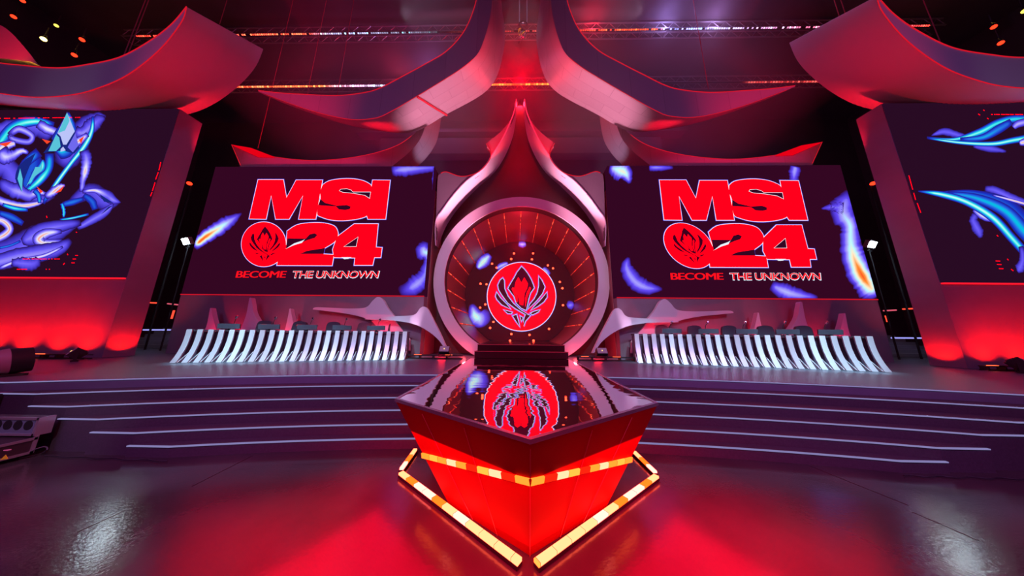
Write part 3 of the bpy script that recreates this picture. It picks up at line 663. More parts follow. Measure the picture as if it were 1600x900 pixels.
# left wing picture: generic swirling ribbons of ice blue and violet
WL = [ # (spine, material, level, jag)
 ([(-30, 215, 14, .35), (20, 196, 10, .4), (60, 200, 16, .38), (80, 215, 10, .3)], LAVP, 0, .15),
 ([(95, 260, 16, .3), (112, 235, 22, .4), (128, 205, 18, .4), (150, 184, 9, .35), (166, 182, 2, .2)], LAVP, 0, .12),
 ([(-20, 265, 12, .3), (10, 262, 20, .4), (30, 290, 16, .4), (60, 310, 10, .35), (85, 305, 4, .3)], LAVP, 0, .2),
 ([(55, 238, 6, .3), (50, 262, 20, .33), (42, 285, 14, .33), (37, 303, 2, .2)], ICE, 0, .04),
 ([(110, 318, 6, .3), (140, 300, 14, .33), (165, 315, 16, .36), (187, 317, 2, .2)], LAVP, 0, .05),
 ([(-30, 400, 16, .35), (20, 392, 22, .42), (65, 372, 24, .4), (100, 358, 12, .35), (126, 347, 3, .2)], LAVP, 0, .05),
 ([(-60, 268, 10, .7), (-10, 235, 9, .85), (20, 200, 9, .8), (55, 190, 7, .95), (85, 195, 4, .6)], ICE, 0, 0),
 ([(15, 212, 5, .5), (30, 202, 6, .7), (50, 212, 5, .7), (45, 222, 5, .6), (22, 218, 5, .6), (15, 210, 4, .5)], LAVP, 0, 0),
 ([(-30, 250, 9, .7), (10, 228, 8, .95), (25, 225, 4, .98)], LAVP, 0, .1),
 ([(0, 235, 12, .5), (8, 245, 12, .8), (20, 243, 9, .7), (35, 236, 5, .95), (45, 240, 3, .6)], LAVP, 0, .15),
 ([(60, 193, 7, .5), (75, 202, 8, .9), (92, 208, 6, .6)], LAVP, 0, .1),
 ([(107, 176, 2, .75), (107, 195, 12, .95), (104, 215, 21, 1), (98, 230, 20, .9), (88, 238, 13, .6)], ICE, 0, .02),
 ([(118, 205, 8, .5), (130, 208, 10, .55), (145, 196, 12, .5), (155, 188, 9, .4), (165, 185, 3, .2)], LAVP, 0, .12),
 ([(146, 182, 2, .8), (144, 205, 4, 1), (133, 228, 5, 1), (112, 255, 4, 1), (90, 285, 4, 1), (68, 318, 3, .9)], ICE, 0, 0),
 ([(108, 218, 6, .5), (120, 222, 8, .95), (128, 218, 6, .98), (138, 210, 4, .6)], LAVP, 0, .1),
 ([(132, 235, 8, .4), (136, 250, 9, .6), (134, 268, 7, .98), (130, 285, 5, .6), (128, 300, 3, .8)], LAVP, 0, .15),
 ([(62, 238, 8, .6), (42, 255, 7, .7), (32, 275, 7, .8), (34, 292, 4, .8), (37, 302, 2, .9)], ICE, 0, 0),
 ([(78, 240, 7, .6), (77, 262, 7, .7), (65, 280, 7, .95), (48, 295, 5, .8), (38, 302, 2, .9)], ICE, 0, 0),
 ([(68, 250, 2, .8), (66, 262, 7, 1), (55, 272, 5, .95), (46, 290, 3, .95)], ICE, 0, .05),
 ([(0, 283, 6, .4), (15, 294, 11, .45), (30, 300, 12, .65), (48, 306, 9, .6), (60, 300, 5, .99), (75, 305, 3, .8)], LAVP, 0, .15),
 ([(-20, 305, 7, .6), (10, 317, 7, .9), (35, 322, 6, .98), (60, 318, 4, .99), (68, 312, 3, .9)], LAVP, 0, .05),
 ([(5, 320, 3, .7), (25, 326, 4, .85), (45, 328, 3, .5)], ICE, 0, 0),
 ([(72, 308, 4, .6), (85, 300, 7, .98), (95, 292, 5, .95), (103, 290, 2, .6)], LAVP, 0, .2),
 ([(130, 300, 3, .8), (150, 298, 4, .95), (168, 306, 9, .5), (178, 313, 7, .55), (190, 317, 1, .3)], LAVP, 0, .03),
 ([(178, 319, 2, .6), (165, 332, 7, .5), (145, 344, 7, .5), (122, 357, 4, .5)], LAVP, 0, .03),
 ([(132, 305, 4, .3), (145, 315, 6, .4), (150, 328, 5, .3)], ICE, 0, .05),
 ([(95, 344, 2, .6), (115, 341, 2, .9), (140, 335, 2, .6)], ICE, 0, 0),
 ([(100, 320, 4, .4), (115, 316, 5, .5), (132, 311, 3, .3)], ICE, 0, .05),
 ([(98, 318, 3, .7), (101, 328, 3, .8), (101, 340, 2, .8)], ICE, 0, .3),
 ([(128, 348, 5, .3), (100, 353, 9, .45), (70, 360, 13, .5), (50, 372, 14, .5), (36, 378, 5, .4)], LAVP, 0, .04),
 ([(98, 362, 3, .7), (75, 365, 8, .95), (62, 374, 10, 1), (72, 380, 7, .9), (100, 377, 4, .7)], LAVP, 0, .03),
 ([(112, 375, 5, .3), (95, 388, 11, .5), (65, 396, 14, .55), (30, 402, 14, .55), (0, 410, 13, .55), (-40, 420, 10, .5)], LAVP, 0, .05),
 ([(100, 386, 2, .8), (70, 400, 3, .9), (30, 408, 3, .9), (0, 420, 3, .9)], LAVP, 0, 0),
 ([(20, 410, 6, .4), (38, 412, 10, .45), (55, 412, 10, .4), (62, 404, 5, .2)], LAVP, 0, .2),
 ([(-20, 345, 7, .6), (5, 345, 7, .95), (17, 358, 7, 1), (5, 370, 7, .99), (-20, 378, 6, .8)], LAVP, 0, .03),
 ([(0, 333, 4, .4), (20, 340, 6, .45), (38, 350, 4, .3)], ICE, 0, 0), ([(0, 388, 2, .5), (18, 384, 2, .5), (34, 377, 2, .4)], ICE, 0, 0),
 ([(64, 318, 3, .7), (62, 305, 4, .6), (55, 298, 4, .4)], ICE, 0, 0)]
for i, (sp, m_, _, jg) in enumerate(WL): blob(sp, to_w, m_, wings[0], .003+.0006*i, jag=jg, seed=50+i, name='screen_swirl')
WR = [([(1455, 212, 1, .4), (1475, 206, 6, .42), (1500, 212, 5, .4), (1520, 216, 2, .2)], LAVP, 0, .1),
 ([(1448, 215, 1.5, 1), (1490, 218, 3, .9), (1530, 207, 6, .9), (1560, 192, 6, .8), (1590, 186, 6, .75), (1640, 190, 6, .6)], ICE, 0, 0),
 ([(1500, 218, 3, .4), (1535, 215, 5, .6), (1560, 202, 7, .5), (1580, 190, 5, .4)], ICE, 0, 0),
 ([(1520, 229, 2, .3), (1545, 232, 6, .4), (1572, 237, 2, .25)], LAVP, 0, .1),
 ([(1449, 216, 1.5, 1), (1500, 223, 3, 1), (1550, 225, 4, 1), (1585, 219, 5, .95), (1640, 210, 6, .9)], ICE, 0, 0),
 ([(1583, 200, 4, .6), (1590, 194, 6, .7), (1606, 190, 6, .6)], LAVP, 0, 0), ([(1592, 224, 4, .98), (1606, 222, 7, .98), (1630, 226, 5, .9)], LAVP, 0, 0),
 ([(1538, 295, 5, .3), (1555, 298, 7, .42), (1580, 310, 7, .45), (1610, 320, 6, .4)], LAVP, 0, .1),
 ([(1525, 335, 6, .3), (1520, 345, 7, .4), (1528, 360, 8, .42), (1532, 372, 3, .25)], LAVP, 0, .15), ([(1520, 328, 3, .6), (1535, 338, 6, .85), (1550, 345, 3, .6)], LAVP, 0, .1),
 ([(1470, 300, 1, .3), (1520, 302, 5, .35), (1570, 318, 10, .3), (1600, 345, 12, .3), (1640, 380, 12, .3)], ICE, 0, 0),
 ([(1480, 301, 2, .5), (1525, 310, 7, .62), (1570, 330, 10, .66), (1600, 362, 12, .66), (1640, 400, 12, .66)], ICE, 0, 0),
 ([(1434, 299, 1, 1), (1470, 304, 5, 1), (1510, 316, 6, 1), (1550, 340, 7, 1), (1580, 372, 7, .92), (1605, 400, 7, .9), (1640, 440, 8, .9)], ICE, 0, 0),
 ([(1550, 305, 1, .8), (1580, 313, 2.5, 1), (1605, 320, 2.5, 1)], LAVP, 0, 0),
 ([(1594, 385, 4, .3), (1597, 405, 6, .4), (1592, 420, 8, .42), (1588, 424, 3, .2)], LAVP, 0, .15)]
for i, (sp, m_, _, jg) in enumerate(WR): blob(sp, to_w, m_, wings[1], .003+.0006*i, jag=jg, seed=150+i, name='screen_swirl')
for i, (sp, m_) in enumerate(((([(1630, 189, 6, .75), (1700, 200, 9, .8), (1760, 240, 9, .6)]), ICE), ([(1630, 214, 6, .9), (1690, 230, 9, .8), (1750, 270, 8, .5)], ICE), ([(1630, 395, 12, .66), (1680, 440, 10, .6), (1700, 380, 10, .5)], ICE),
      ([(1620, 320, 7, .45), (1680, 335, 12, .6), (1750, 330, 6, .5)], LAVP), ([(1660, 260, 10, .5), (1700, 290, 22, .7), (1740, 350, 12, .5)], LAVP))): blob(sp, to_w, m_, wings[1], .014+.0006*i, seed=300+i, name='screen_swirl')
def dash(par, segs, th_=1.2):
    mb = MB()
    for x0, y0, x1, y1 in segs:
        a, b_ = Vector((x0, y0)), Vector((x1, y1)); d = (b_-a).normalized(); n_ = Vector((-d.y, d.x))*th_/2
        P = [to_w(*(a+n_)), to_w(*(b_+n_)), to_w(*(b_-n_)), to_w(*(a-n_))]; P = [p+Vector((0, -.03, 0)) for p in P]
        mb.add(P, [(0, 1, 2, 3)])
    loose(mb, 'screen_marks', E_REDS, par)
pw = Pic(to_w, wings[0])
E_PALE = emis('crystal_pale', (.50, .55, .95), 1); E_TEAL = emis('crystal_teal', (.10, .55, .70), 1); E_VIO = emis('crystal_violet', (.16, .14, .85), 1); E_NAVY = emis('crystal_navy', (.01, .02, .22), 1); E_HOT = emis('crystal_hot', (1, .06, .02), 1)
pw.poly([(107, 175), (126, 232), (118, 241), (100, 236), (70, 240), (92, 210)], 'crystal_navy', .030)
pw.poly([(107, 177), (119, 206), (106, 227), (101, 227), (97, 214), (92, 209)], 'crystal_pale', .032)
pw.poly([(107, 177), (111, 190), (104, 205), (93, 209)], 'crystal_teal', .034)
pw.poly([(90, 211), (95, 216), (97, 230), (90, 237), (78, 237)], 'crystal_teal', .032)
pw.poly([(120, 209), (125, 228), (116, 239), (108, 231)], 'crystal_violet', .032)
pw.poly([(97, 234), (101, 230), (105, 236), (97, 238)], 'crystal_pale', .032)
pw.poly([(36, 300), (26, 280), (30, 262), (42, 250), (58, 240), (48, 262), (40, 282)], 'crystal_navy', .030)
pw.poly([(37, 301), (30, 280), (34, 264), (38, 280)], 'crystal_teal', .032)
pw.poly([(44, 292), (52, 276), (58, 262), (66, 262), (70, 250), (68, 268), (58, 276)], 'crystal_teal', .036)
pw.poly([(126, 219), (134, 214), (129, 226)], 'crystal_hot', .036); pw.poly([(68, 218), (82, 222), (76, 226)], 'crystal_hot', .036); pw.poly([(0, 226), (22, 222), (12, 230)], 'crystal_hot', .036)
pw.poly([(60, 292), (70, 300), (66, 303)], 'crystal_hot', .036); pw.poly([(88, 303), (104, 290), (98, 300)], 'crystal_hot', .036)
pw.poly([(158, 304), (180, 318), (165, 316)], 'crystal_navy', .036); pw.poly([(180, 321), (166, 332), (160, 336), (172, 324)], 'crystal_navy', .036)
pw.done({m_: 'screen_crystal' for m_ in ('crystal_navy', 'crystal_pale', 'crystal_teal', 'crystal_violet', 'crystal_hot')})
rr = random.Random(3)
segs = [(253, 254, 250, 267), (249, 270, 245, 281), (244, 286, 240, 299), (239.5, 301, 237, 307), (120, 399.5, 124, 399.5), (116, 405, 121, 405), (114, 411, 119, 411), (107.5, 397, 108.5, 399), (101, 414, 103.5, 411.5), (121, 363, 122.5, 364), (75, 338, 76, 341)]
x = 2
while x < 128:
    l = rr.choice((1.5, 3, 6)); segs.append((x, 186-x*.012, x+l, 186-(x+l)*.012)); x += l+rr.choice((.6, .9, 5))
x = 38
while x < 95:
    l = rr.choice((1, 2, 4)); segs.append((x, 405, x+l, 405)); x += l+rr.choice((.6, .8, 2.5))
segs += [(29, 421, 35, 421), (36, 421, 45, 421), (74, 421, 75.5, 421), (79, 421, 80.5, 421)]
dash(wings[0], segs)
segs = [(1418, 275, 1424, 297), (1425.5, 302, 1428.5, 313), (1431, 318, 1436.5, 333), (1553, 408, 1560, 408.3), (1555, 413.5, 1562, 413.8), (1558, 420, 1565, 420.2), (1571, 405, 1573, 407), (1577, 421, 1580.5, 423.5), (1555, 368, 1557, 370), (1534, 173, 1536, 174), (1526, 179, 1529, 181), (1540, 185.5, 1542, 187)]
x = 1546
while x < 1620:
    l = rr.choice((2, 3, 6)); segs.append((x, 179.8, x+l, 180)); x += l+rr.choice((.6, .9, 2))
dash(wings[1], segs)

# ------------------------------------------------------------------ sails and canopies (lofted curved bodies)
def loft(name, A, B, C, Ya, Yb, s, m_, par, n=64, thick=.9, mlow=None):
    A = resample(cp(crom(A, 5), Ya), n); B = resample(cp(crom(B, 5), Ya), n); C = resample(cp(crom(C, 5), Yb), n)
    vs = []
    for a, b_, c in zip(A, B, C):
        d = c+(a-b_)*thick+Vector((0, 0, .04))
        vs += [flip(q, s) for q in (a, b_, c, d)]
    q4 = lambda j: [(4*k_+j, 4*k_+(j+1) % 4, 4*k_+4+(j+1) % 4, 4*k_+4+j) for k_ in range(n-1)]
    fs = q4(0)+q4(1)+q4(2)+q4(3)+[(0, 1, 2, 3), tuple(4*(n-1)+j for j in range(4))]
    o = loose(MB().add(vs, fs), name, m_, par, True)
    return o, [flip(a, s) for a in A], [flip(b_, s) for b_ in B], [flip(c, s) for c in C]
CANW = mat('canopy_panel', (.36, .32, .36), .42, noise=(1.2, .06))
# panel joints on the canopy underside come from a brick pattern in the material
nt = CANW.node_tree; bs = nt.nodes['Principled BSDF']; tc = nt.nodes.new('ShaderNodeTexCoord'); br = nt.nodes.new('ShaderNodeTexBrick')
br.inputs['Scale'].default_value = 1; br.inputs['Mortar Size'].default_value = .006; br.inputs['Brick Width'].default_value = 1.3; br.inputs['Row Height'].default_value = .55
br.inputs['Color1'].default_value = (.34, .30, .34, 1); br.inputs['Color2'].default_value = (.30, .26, .30, 1); br.inputs['Mortar'].default_value = (.17, .14, .17, 1)
nt.links.new(tc.outputs['Object'], br.inputs['Vector']); nt.links.new(br.outputs['Color'], bs.inputs['Base Color'])
for s, sd in ((-1, 'left'), (1, 'right')):
    g = tag(empty('curved_canopy', (s*4.5, 9, 8)), 'big S-curved canopy with a pink-lit underside, hanging %s of the hoist' % sd, 'canopy')
    o, A, B, C = loft('canopy_body', [(404, 142), (440, 146), (476, 148), (525, 150), (565, 146), (592, 139), (625, 122), (662, 102), (697, 81), (724, 51), (740, 16), (748, -20), (752, -60), (754, -120)],
         [(404, 143), (428, 152), (484, 172), (543, 186), (584, 185), (608, 176), (654, 149), (690, 127), (721, 107), (745, 86), (757, 60), (765, 30), (769, 0), (771, -50), (772, -120)],
         [(404, 144), (430, 156), (466, 170), (538, 194), (603, 206), (648, 206), (697, 179), (745, 153), (766, 136), (777, 118), (785, 90), (789, 60), (787, 31), (783, 0), (780, -60), (779, -120)], 8.2, 10.2, s, CANW, g, 90)
    loose(MB().tube([p+Vector((0, -.01, .01)) for p in A[:78]], .016, 5), 'edge_light', E_RED, g)
    loose(MB().tube([p+Vector((0, -.01, -.01)) for p in B[2:50]], .012, 5), 'edge_light', E_RED, g)
    if s < 0:
        p0, p1 = px(652, 150, 8.2), px(698, 179, 10.2)
        loose(MB().tube([p0+Vector((0, 0, -.03)), p0.lerp(p1, .5)+Vector((0, 0, -.04)), p1+Vector((0, 0, -.03))], .05, 6), 'truss_shadow_bar', mat('truss_shadow_red', (.45, .01, .03), .4), g)  # shadow line of a truss on the underside, built as a thin red bar
    g = tag(empty('small_canopy', (s*7, 10.8, 8)), 'smaller curved canopy with hooked tip rising behind the %s text screen' % sd, 'canopy')
    o, A, B, C = loft('canopy_body', [(362, 226), (395, 237), (425, 245), (480, 251), (530, 249), (580, 241), (620, 228), (645, 211), (658, 195), (668, 165)],
         [(377, 264), (400, 272), (430, 278), (480, 282), (540, 284), (590, 274), (625, 250), (645, 232), (660, 210), (672, 165)],
         [(378, 266), (400, 275), (440, 282), (500, 290), (570, 292), (625, 280), (655, 258), (675, 235), (685, 212), (692, 165)], 10.5, 11.6, s, CANW, g, 60)
    loose(MB().tube([p+Vector((0, -.01, .01)) for p in A[2:50]], .014, 5), 'edge_light', E_RED, g)
    tip = [(362, 226), (392, 231), (426, 244), (400, 243)]
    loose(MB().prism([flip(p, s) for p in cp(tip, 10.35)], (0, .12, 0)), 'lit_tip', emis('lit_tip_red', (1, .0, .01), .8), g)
    loose(MB().tube([flip(p, s) for p in cp([(362, 226), (376, 258)], 10.45)], .014, 5), 'edge_light', E_RED, g)
    g = tag(empty('wing_sail', (s*11, 7.5, 9)), 'huge red-lit curved sail sweeping over the %s wing wall' % sd, 'sail')
    o, A, B, C = loft('sail_body', [(292, 11), (269, 38), (237, 63), (188, 90), (134, 102), (89, 107), (27, 102), (0, 99), (-60, 88), (-140, 70)],
         [(292, 12), (284, 35), (250, 78), (199, 118), (148, 140), (108, 149), (54, 152), (0, 146), (-60, 138), (-140, 120)],
         [(411, 78), (399, 105), (375, 132), (340, 159), (300, 177), (240, 186), (180, 186), (100, 180), (0, 172), (-140, 150)], 6.3, 9.25, s, mat('sail_panel', (.46, .42, .46), .5), g, 80, .25)
    loose(MB().tube([p+Vector((0, -.01, .01)) for p in A[:60]], .014, 5), 'edge_light', E_RED, g)
    loose(MB().tube([p+Vector((0, -.01, -.01)) for p in B], .014, 5), 'edge_light', E_RED, g)
g = tag(empty('corner_sail', (-13, 6, 10)), 'red sail tip with an orange-lit lower edge above the left wing sail', 'sail')
loft('sail_body', [(62, 104), (40, 76), (14, 48), (-10, 36), (-60, 30)], [(63, 104), (50, 97), (20, 93), (-10, 90), (-60, 84)], [(64, 104), (52, 103), (20, 101), (-10, 99), (-60, 92)], 6.9, 7.6, -1, mat('sail_panel', (.46, .42, .46), .5), g, 30)
q = px(18, 78, 7.0); lamp('SPOT', q+Vector((3, -3, -3)), (1, .004, .02), 1500, q, .1, 30, .9)
lamp('POINT', px(30, 108, 6.9), (1, .45, .03), 16, size=.05)

for s in (-1, 1):
    q = flip(px(310, 168, 9.2), s); lamp('SPOT', q+Vector((-s*1.3, -.1, -3.2)), (1, .004, .02), 900, q, .1, 60, 1)
for s in (-1, 1):
    q = flip(px(596, 193, 9.3), s); lamp('SPOT', q+Vector((0, -.1, -4.2)), (1, .004, .02), 2400, q, .1, 26, 1)  # added spot below the canopy bend that reddens its underside
    q = flip(px(672, 238, 11.1), s); lamp('SPOT', q+Vector((-s*1.1, -.35, -3.2)), (.85, .62, 1), 380, q, .05, 34, .9)
# ------------------------------------------------------------------ standing fins
def fin(name, label, groups, poly, Y, s, th_=.14, m_=FIN, par=None, rb=0):
    o = MB().prism([flip(p, s) for p in cp(poly, Y)], (0, th_, 0)).build(name, m_)
    return tag(o, label, 'fin', groups)
UP = crom([(489, 482), (495, 480), (520, 481), (550, 482), (572, 480), (582, 470), (590, 464), (598, 468), (606, 482), (616, 494)], 5)
UPB = crom([(616, 498), (600, 503), (580, 500), (560, 494), (535, 489), (510, 486), (489, 483.5)], 5)
LO = crom([(570, 498), (590, 494), (615, 494), (640, 493), (650, 490), (656, 482), (662, 479), (668, 483), (676, 498), (688, 522), (700, 549)], 5)
LOB = crom([(697, 549), (686, 532), (668, 517), (648, 507), (625, 502), (600, 500), (570, 499)], 5)
LEGP = [(580, 501), (616, 500), (640, 530), (640, 548), (620, 548), (606, 530)]
for s, sd in ((-1, 'left'), (1, 'right')):
    g = tag(empty('wave_fin', flip(px(590, 500, 9.45), s)), 'pale long-tailed wave-shaped fin behind the inner end of the %s desk' % sd, 'fin')
    loose(MB().prism([flip(p, s) for p in cp(UP+UPB, 9.4)], (0, .14, 0)), 'wave_blade', FIN, g)
    loose(MB().prism([flip(p, s) for p in cp(LEGP, 9.56)], (0, .08, 0)), 'support_leg', FIN, g)
    o = fin('wave_fin', 'pale humped wave fin sweeping down to a point beside the %s foot of the ring' % sd, None, LO+LOB, 9.2, s)
    lamp('SPOT', (s*4.4, 8.9, .15), RED, 90, (s*4.6, 9.7, 1.2), .05, 120, .9)
SPK = [((329, 481), 1.0, (312, 557), (356, 557), 'short outermost'), ((391, 465), 1.4, (370, 557), (436, 557), 'tall middle'), ((453, 482), 1.0, (440, 557), (484, 557), 'short innermost')]
for s, sd in ((-1, 'left'), (1, 'right')):
    for (tx, ty), hw, (lx, ly), (rx, ry), nm in SPK:
        L = crom([(tx-hw, ty+1), (tx-hw-2, ty+12), (tx-hw-6, ty+30), (lx+2, ly-30), (lx, ly)], 4)
        Rr = crom([(rx, ry), (rx-16, ry-30), (tx+hw+6, ty+28), (tx+hw+2, ty+12), (tx+hw, ty+1)], 4)
        fin('spike_fin', 'pale tapering spike fin, %s of three behind the %s desk' % (nm, sd), 'spike fins behind the desks', L+Rr+[(tx, ty)], 9.25, s, .16)
    for xx in (5.6, 7.6, 9.4, 11.6):
        lamp('SPOT', (s*xx, 9.0, .25), (1, .012, .04), 130, (s*xx, 9.7, 1.3), .05, 120, .9)

# ------------------------------------------------------------------ player desks
def desk(s, sd):
    o0 = Vector((s*10.33, 7.07, 0)); i0 = Vector((s*4.08, 8.55, 0))
    a, b_ = (o0, i0) if s < 0 else (i0, o0)
    d = (b_-a).normalized(); L = (b_-a).length; n_ = Vector((-d.y, d.x, 0))   # n_ points to the back
    if n_.y < 0: n_ = -n_
    root = tag(empty('player_desk', (a+b_)/2), 'long player desk fronted by curved silver slats, %s of the portal' % sd, 'desk')
    N = 24; pitch = L/(N-.45); wv = pitch*.51
    off = lambda z: .24*(1-(1-z)**2.6)
    for i in range(N):
        x0 = i*pitch; mb = MB(); vs = []
        K = 12
        for k_ in range(K+1):
            z = .98*k_/K+.01; o_ = off(z)
            for xx, yy in ((x0, o_), (x0+wv, o_), (x0+wv, o_+.035), (x0, o_+.035)): vs.append(a+d*xx+n_*yy+Vector((0, 0, z)))
        fs = [(4*q+j, 4*q+(j+1) % 4, 4*q+4+(j+1) % 4, 4*q+4+j) for q in range(K) for j in range(4)]+[(0, 1, 2, 3), tuple(4*K+j for j in range(4))]
        mb.add(vs, fs)
        sl = loose(mb, 'slat', SLAT, root, True)
        # small triangular foot bracket behind the slat
        tri = [a+d*(x0+wv+.01)+n_*q[0]+Vector((0, 0, q[1])) for q in ((.03, .02), (.30, .30), (.34, .02))] if s < 0 else [a+d*(x0-.03)+n_*q[0]+Vector((0, 0, q[1])) for q in ((.03, .02), (.30, .30), (.34, .02))]
        loose(MB().prism(tri, d*.02), 'bracket', SLAT, sl)
    P = [a+n_*.36, b_+n_*.36, b_+n_*.70, a+n_*.70]
    loose(MB().prism([p+Vector((0, 0, .02)) for p in P], (0, 0, .9)), 'desk_body', DESKD, root)
    P = [a+n_*.30, b_+n_*.30, b_+n_*.82, a+n_*.82]
    loose(MB().prism([p+Vector((0, 0, .93)) for p in P], (0, 0, .045)), 'desktop', DARK, root)
    return a, d, n_, L
names5 = ['outermost', 'second from outer end', 'middle', 'second from inner end', 'innermost']
for s, sd, mx in ((-1, 'left', (367, 428, 486, 539, 591)), (1, 'right', (1287, 1222, 1160, 1101.5, 1046))):
    a, d, n_, L = desk(s, sd); ang = atan2(d.y, d.x)
    for q, xm in enumerate(mx):
        lo, hi = 0, L
        for _ in range(40):
            mid = (lo+hi)/2; X = proj(a+d*mid+n_*.6+Vector((0, 0, 1.3)))[0]
            if X < xm: lo = mid
            else: hi = mid
        t = lo; base = a+d*t+n_*.6+Vector((0, 0, .976)); M = Matrix.Translation(base) @ Matrix.Rotation(ang, 4, 'Z')
        where = '%s station of the %s desk' % (names5[q], sd)
        g = tag(empty('gooseneck_microphone', base), 'thin gooseneck microphone on the '+where, 'microphone', 'desk microphones')
        loose(MB().lathe([(.05, 0), (.05, .012), (.015, .02)], 12, M), 'mic_base', BLACK, g)
        pts = [M @ Vector(v) for v in ((0, 0, .01), (0, 0, .18), (.01, -.01, .30), (.04, -.03, .38))]
        loose(MB().tube([Vector(p) for p in crom([tuple(p) for p in pts], 4)], .008, 6), 'gooseneck', BLACK, g)
        e = pts[-1]
        loose(MB().tube([e, e+Vector((.02, -.01, .03)), e+Vector((.04, -.015, .07)), e+Vector((.055, -.02, .10))], [.015, .036, .036, .018], 8), 'mic_head', CHROME, g, True)
        # low wide monitor: curved screen on a foot, seen from behind
        g = tag(empty('monitor', base), 'wide low curved black monitor on the '+where, 'monitor', 'monitors on the player desks')
        cx = -.0
        vs = []; K = 10
        for k_ in range(K+1):
            u = -1+2*k_/K; X = cx+u*.30; Yc = -.16-.05*(1-u*u)
            for yy, zz in ((Yc, .045), (Yc-.03, .20), (Yc+.01, .205), (Yc+.03, .05)): vs.append(M @ Vector((X, yy, zz)))
        loose(MB().add(vs, [(4*q_+j, 4*q_+(j+1) % 4, 4*q_+4+(j+1) % 4, 4*q_+4+j) for q_ in range(K) for j in range(4)]+[(0, 1, 2, 3), tuple(4*K+j for j in range(4))]), 'monitor_shell', SEATM, g, True)
        loose(MB().box(cx-.12, cx+.12, -.16, .06, 0, .012, M).box(cx-.025, cx+.025, -.15, -.12, .01, .14, M), 'monitor_stand', BLACK, g)
        # seat
        gx = .42 if s < 0 else -.05
        cb = a+d*(t+gx)+n_*1.16; Mc = Matrix.Translation(cb) @ Matrix.Rotation(ang, 4, 'Z')
        g = tag(empty('gaming_chair', cb), 'black bucket-backed chair behind the '+where, 'chair', 'chairs behind the player desks')
        prof = crom([(-.20, .55), (-.23, .8), (-.24, 1.0), (-.21, 1.24), (-.12, 1.31), (0, 1.325), (.12, 1.31), (.21, 1.24), (.24, 1.0), (.23, .8), (.20, .55)], 3)
        loose(MB().prism([Mc @ Vector((x, .08, z)) for x, z in prof], n_*.10), 'backrest', SEATM, g)
        loose(MB().box(-.24, .24, -.22, .12, .42, .52, Mc), 'seat', SEATM, g)
        loose(MB().cyl(Mc @ Vector((0, -.1, .08)), Mc @ Vector((0, -.1, .42)), .03), 'gas_column', BLACK, g)
        bs_ = MB()
        for k_ in range(5): bs_.tube([Mc @ Vector((0, -.1, .1)), Mc @ Vector((.3*cos(k_*1.2566), -.1+.3*sin(k_*1.2566), .05))], .02, 5)
        for k_ in range(5): bs_.cyl(Mc @ Vector((.3*cos(k_*1.2566)-.015, -.1+.3*sin(k_*1.2566), .035)), Mc @ Vector((.3*cos(k_*1.2566)+.015, -.1+.3*sin(k_*1.2566), .035)), .03, n=8)
        loose(bs_, 'star_base', BLACK, g)
        if s < 0 and q < 2: loose(MB().box(-.08, .08, .062, .079, 1.15, 1.20, Mc), 'red_badge', emis('badge_red', (.9, .03, .03), .8), g)

# ------------------------------------------------------------------ battens and floor lamps at the foot of the set
def batten(x0, x1, y, label, z=.09):
    g = tag(empty('batten_truss', ((x0+x1)/2, y, 0)), label, 'light bar')
    tr = MB()
    for yy in (-.07, .07):
        for zz in (.025, z*1.5): tr.box(x0, x1, y+yy-.015, y+yy+.015, zz-.015, zz+.015)
    k_ = x0
    while k_ < x1-.1:
        tr.box(k_, k_+.05, y-.07, y+.07, .03, z*1.5); k_ += .5
    loose(tr, 'frame', BLACK, g)
    k_ = x0+.15
    while k_ < x1-.35: loose(MB().box(k_, k_+.26, y-.03, y+.03, z*1.5+.0, z*1.5+.025), 'lamp_lens', emis('batten_lens', (1, .10, .03), 3), g); k_ += 1.15
batten(-24, -14.0, 7.72, 'black batten of red uplights along the foot of the left wing wall')
batten(14.0, 24, 7.72, 'black batten of red uplights along the foot of the right wing wall')
batten(-5.2, -2.1, 9.0, 'black batten of uplights left of the portal steps')
batten(2.1, 5.2, 9.0, 'black batten of uplights right of the portal steps')
def flood(x, y, rz, label, sc_=1, zt=0):
    g = tag(empty('floor_floodlight', (x, y, zt)), label, 'floodlight'); M = Matrix.Translation((x, y, zt)) @ Matrix.Rotation(rz, 4, 'Z') @ Matrix.Scale(sc_, 4)
    H = M @ Matrix.Translation((0, 0, .24)) @ Matrix.Rotation(radians(-35), 4, 'X')
    loose(MB().box(-.20, .20, -.10, .10, -.13, .13, H).box(-.16, .16, .1, .15, -.10, .10, H), 'lamp_housing', BLACK, g)
    loose(MB().box(-.185, .185, -.115, -.10, -.115, .115, H), 'lamp_glass', mat('lamp_glass', (.55, .6, .65), .15, .3), g)
    loose(MB().box(-.02, .02, -.125, -.115, -.02, .02, H), 'led_chip', emis('amber_chip', (1, .7, .2), 1.5), g)
    loose(MB().box(-.24, -.22, -.03, .03, .01, .26, M).box(.22, .24, -.03, .03, .01, .26, M).box(-.24, .24, -.06, .06, 0, .02, M), 'bracket', BLACK, g)
flood(-13.55, 7.25, -.5, 'black floodlight with glass face on the floor by the left wing wall')
flood(14.35, 7.35, .5, 'black floodlight with glass face on the floor by the right wing wall', 1.1)
flood(-2.70, 8.75, 0, 'small square floodlight on the batten left of the portal steps', .9, .12)
flood(2.90, 8.75, 0, 'small square floodlight on the batten right of the portal steps', .9, .12)
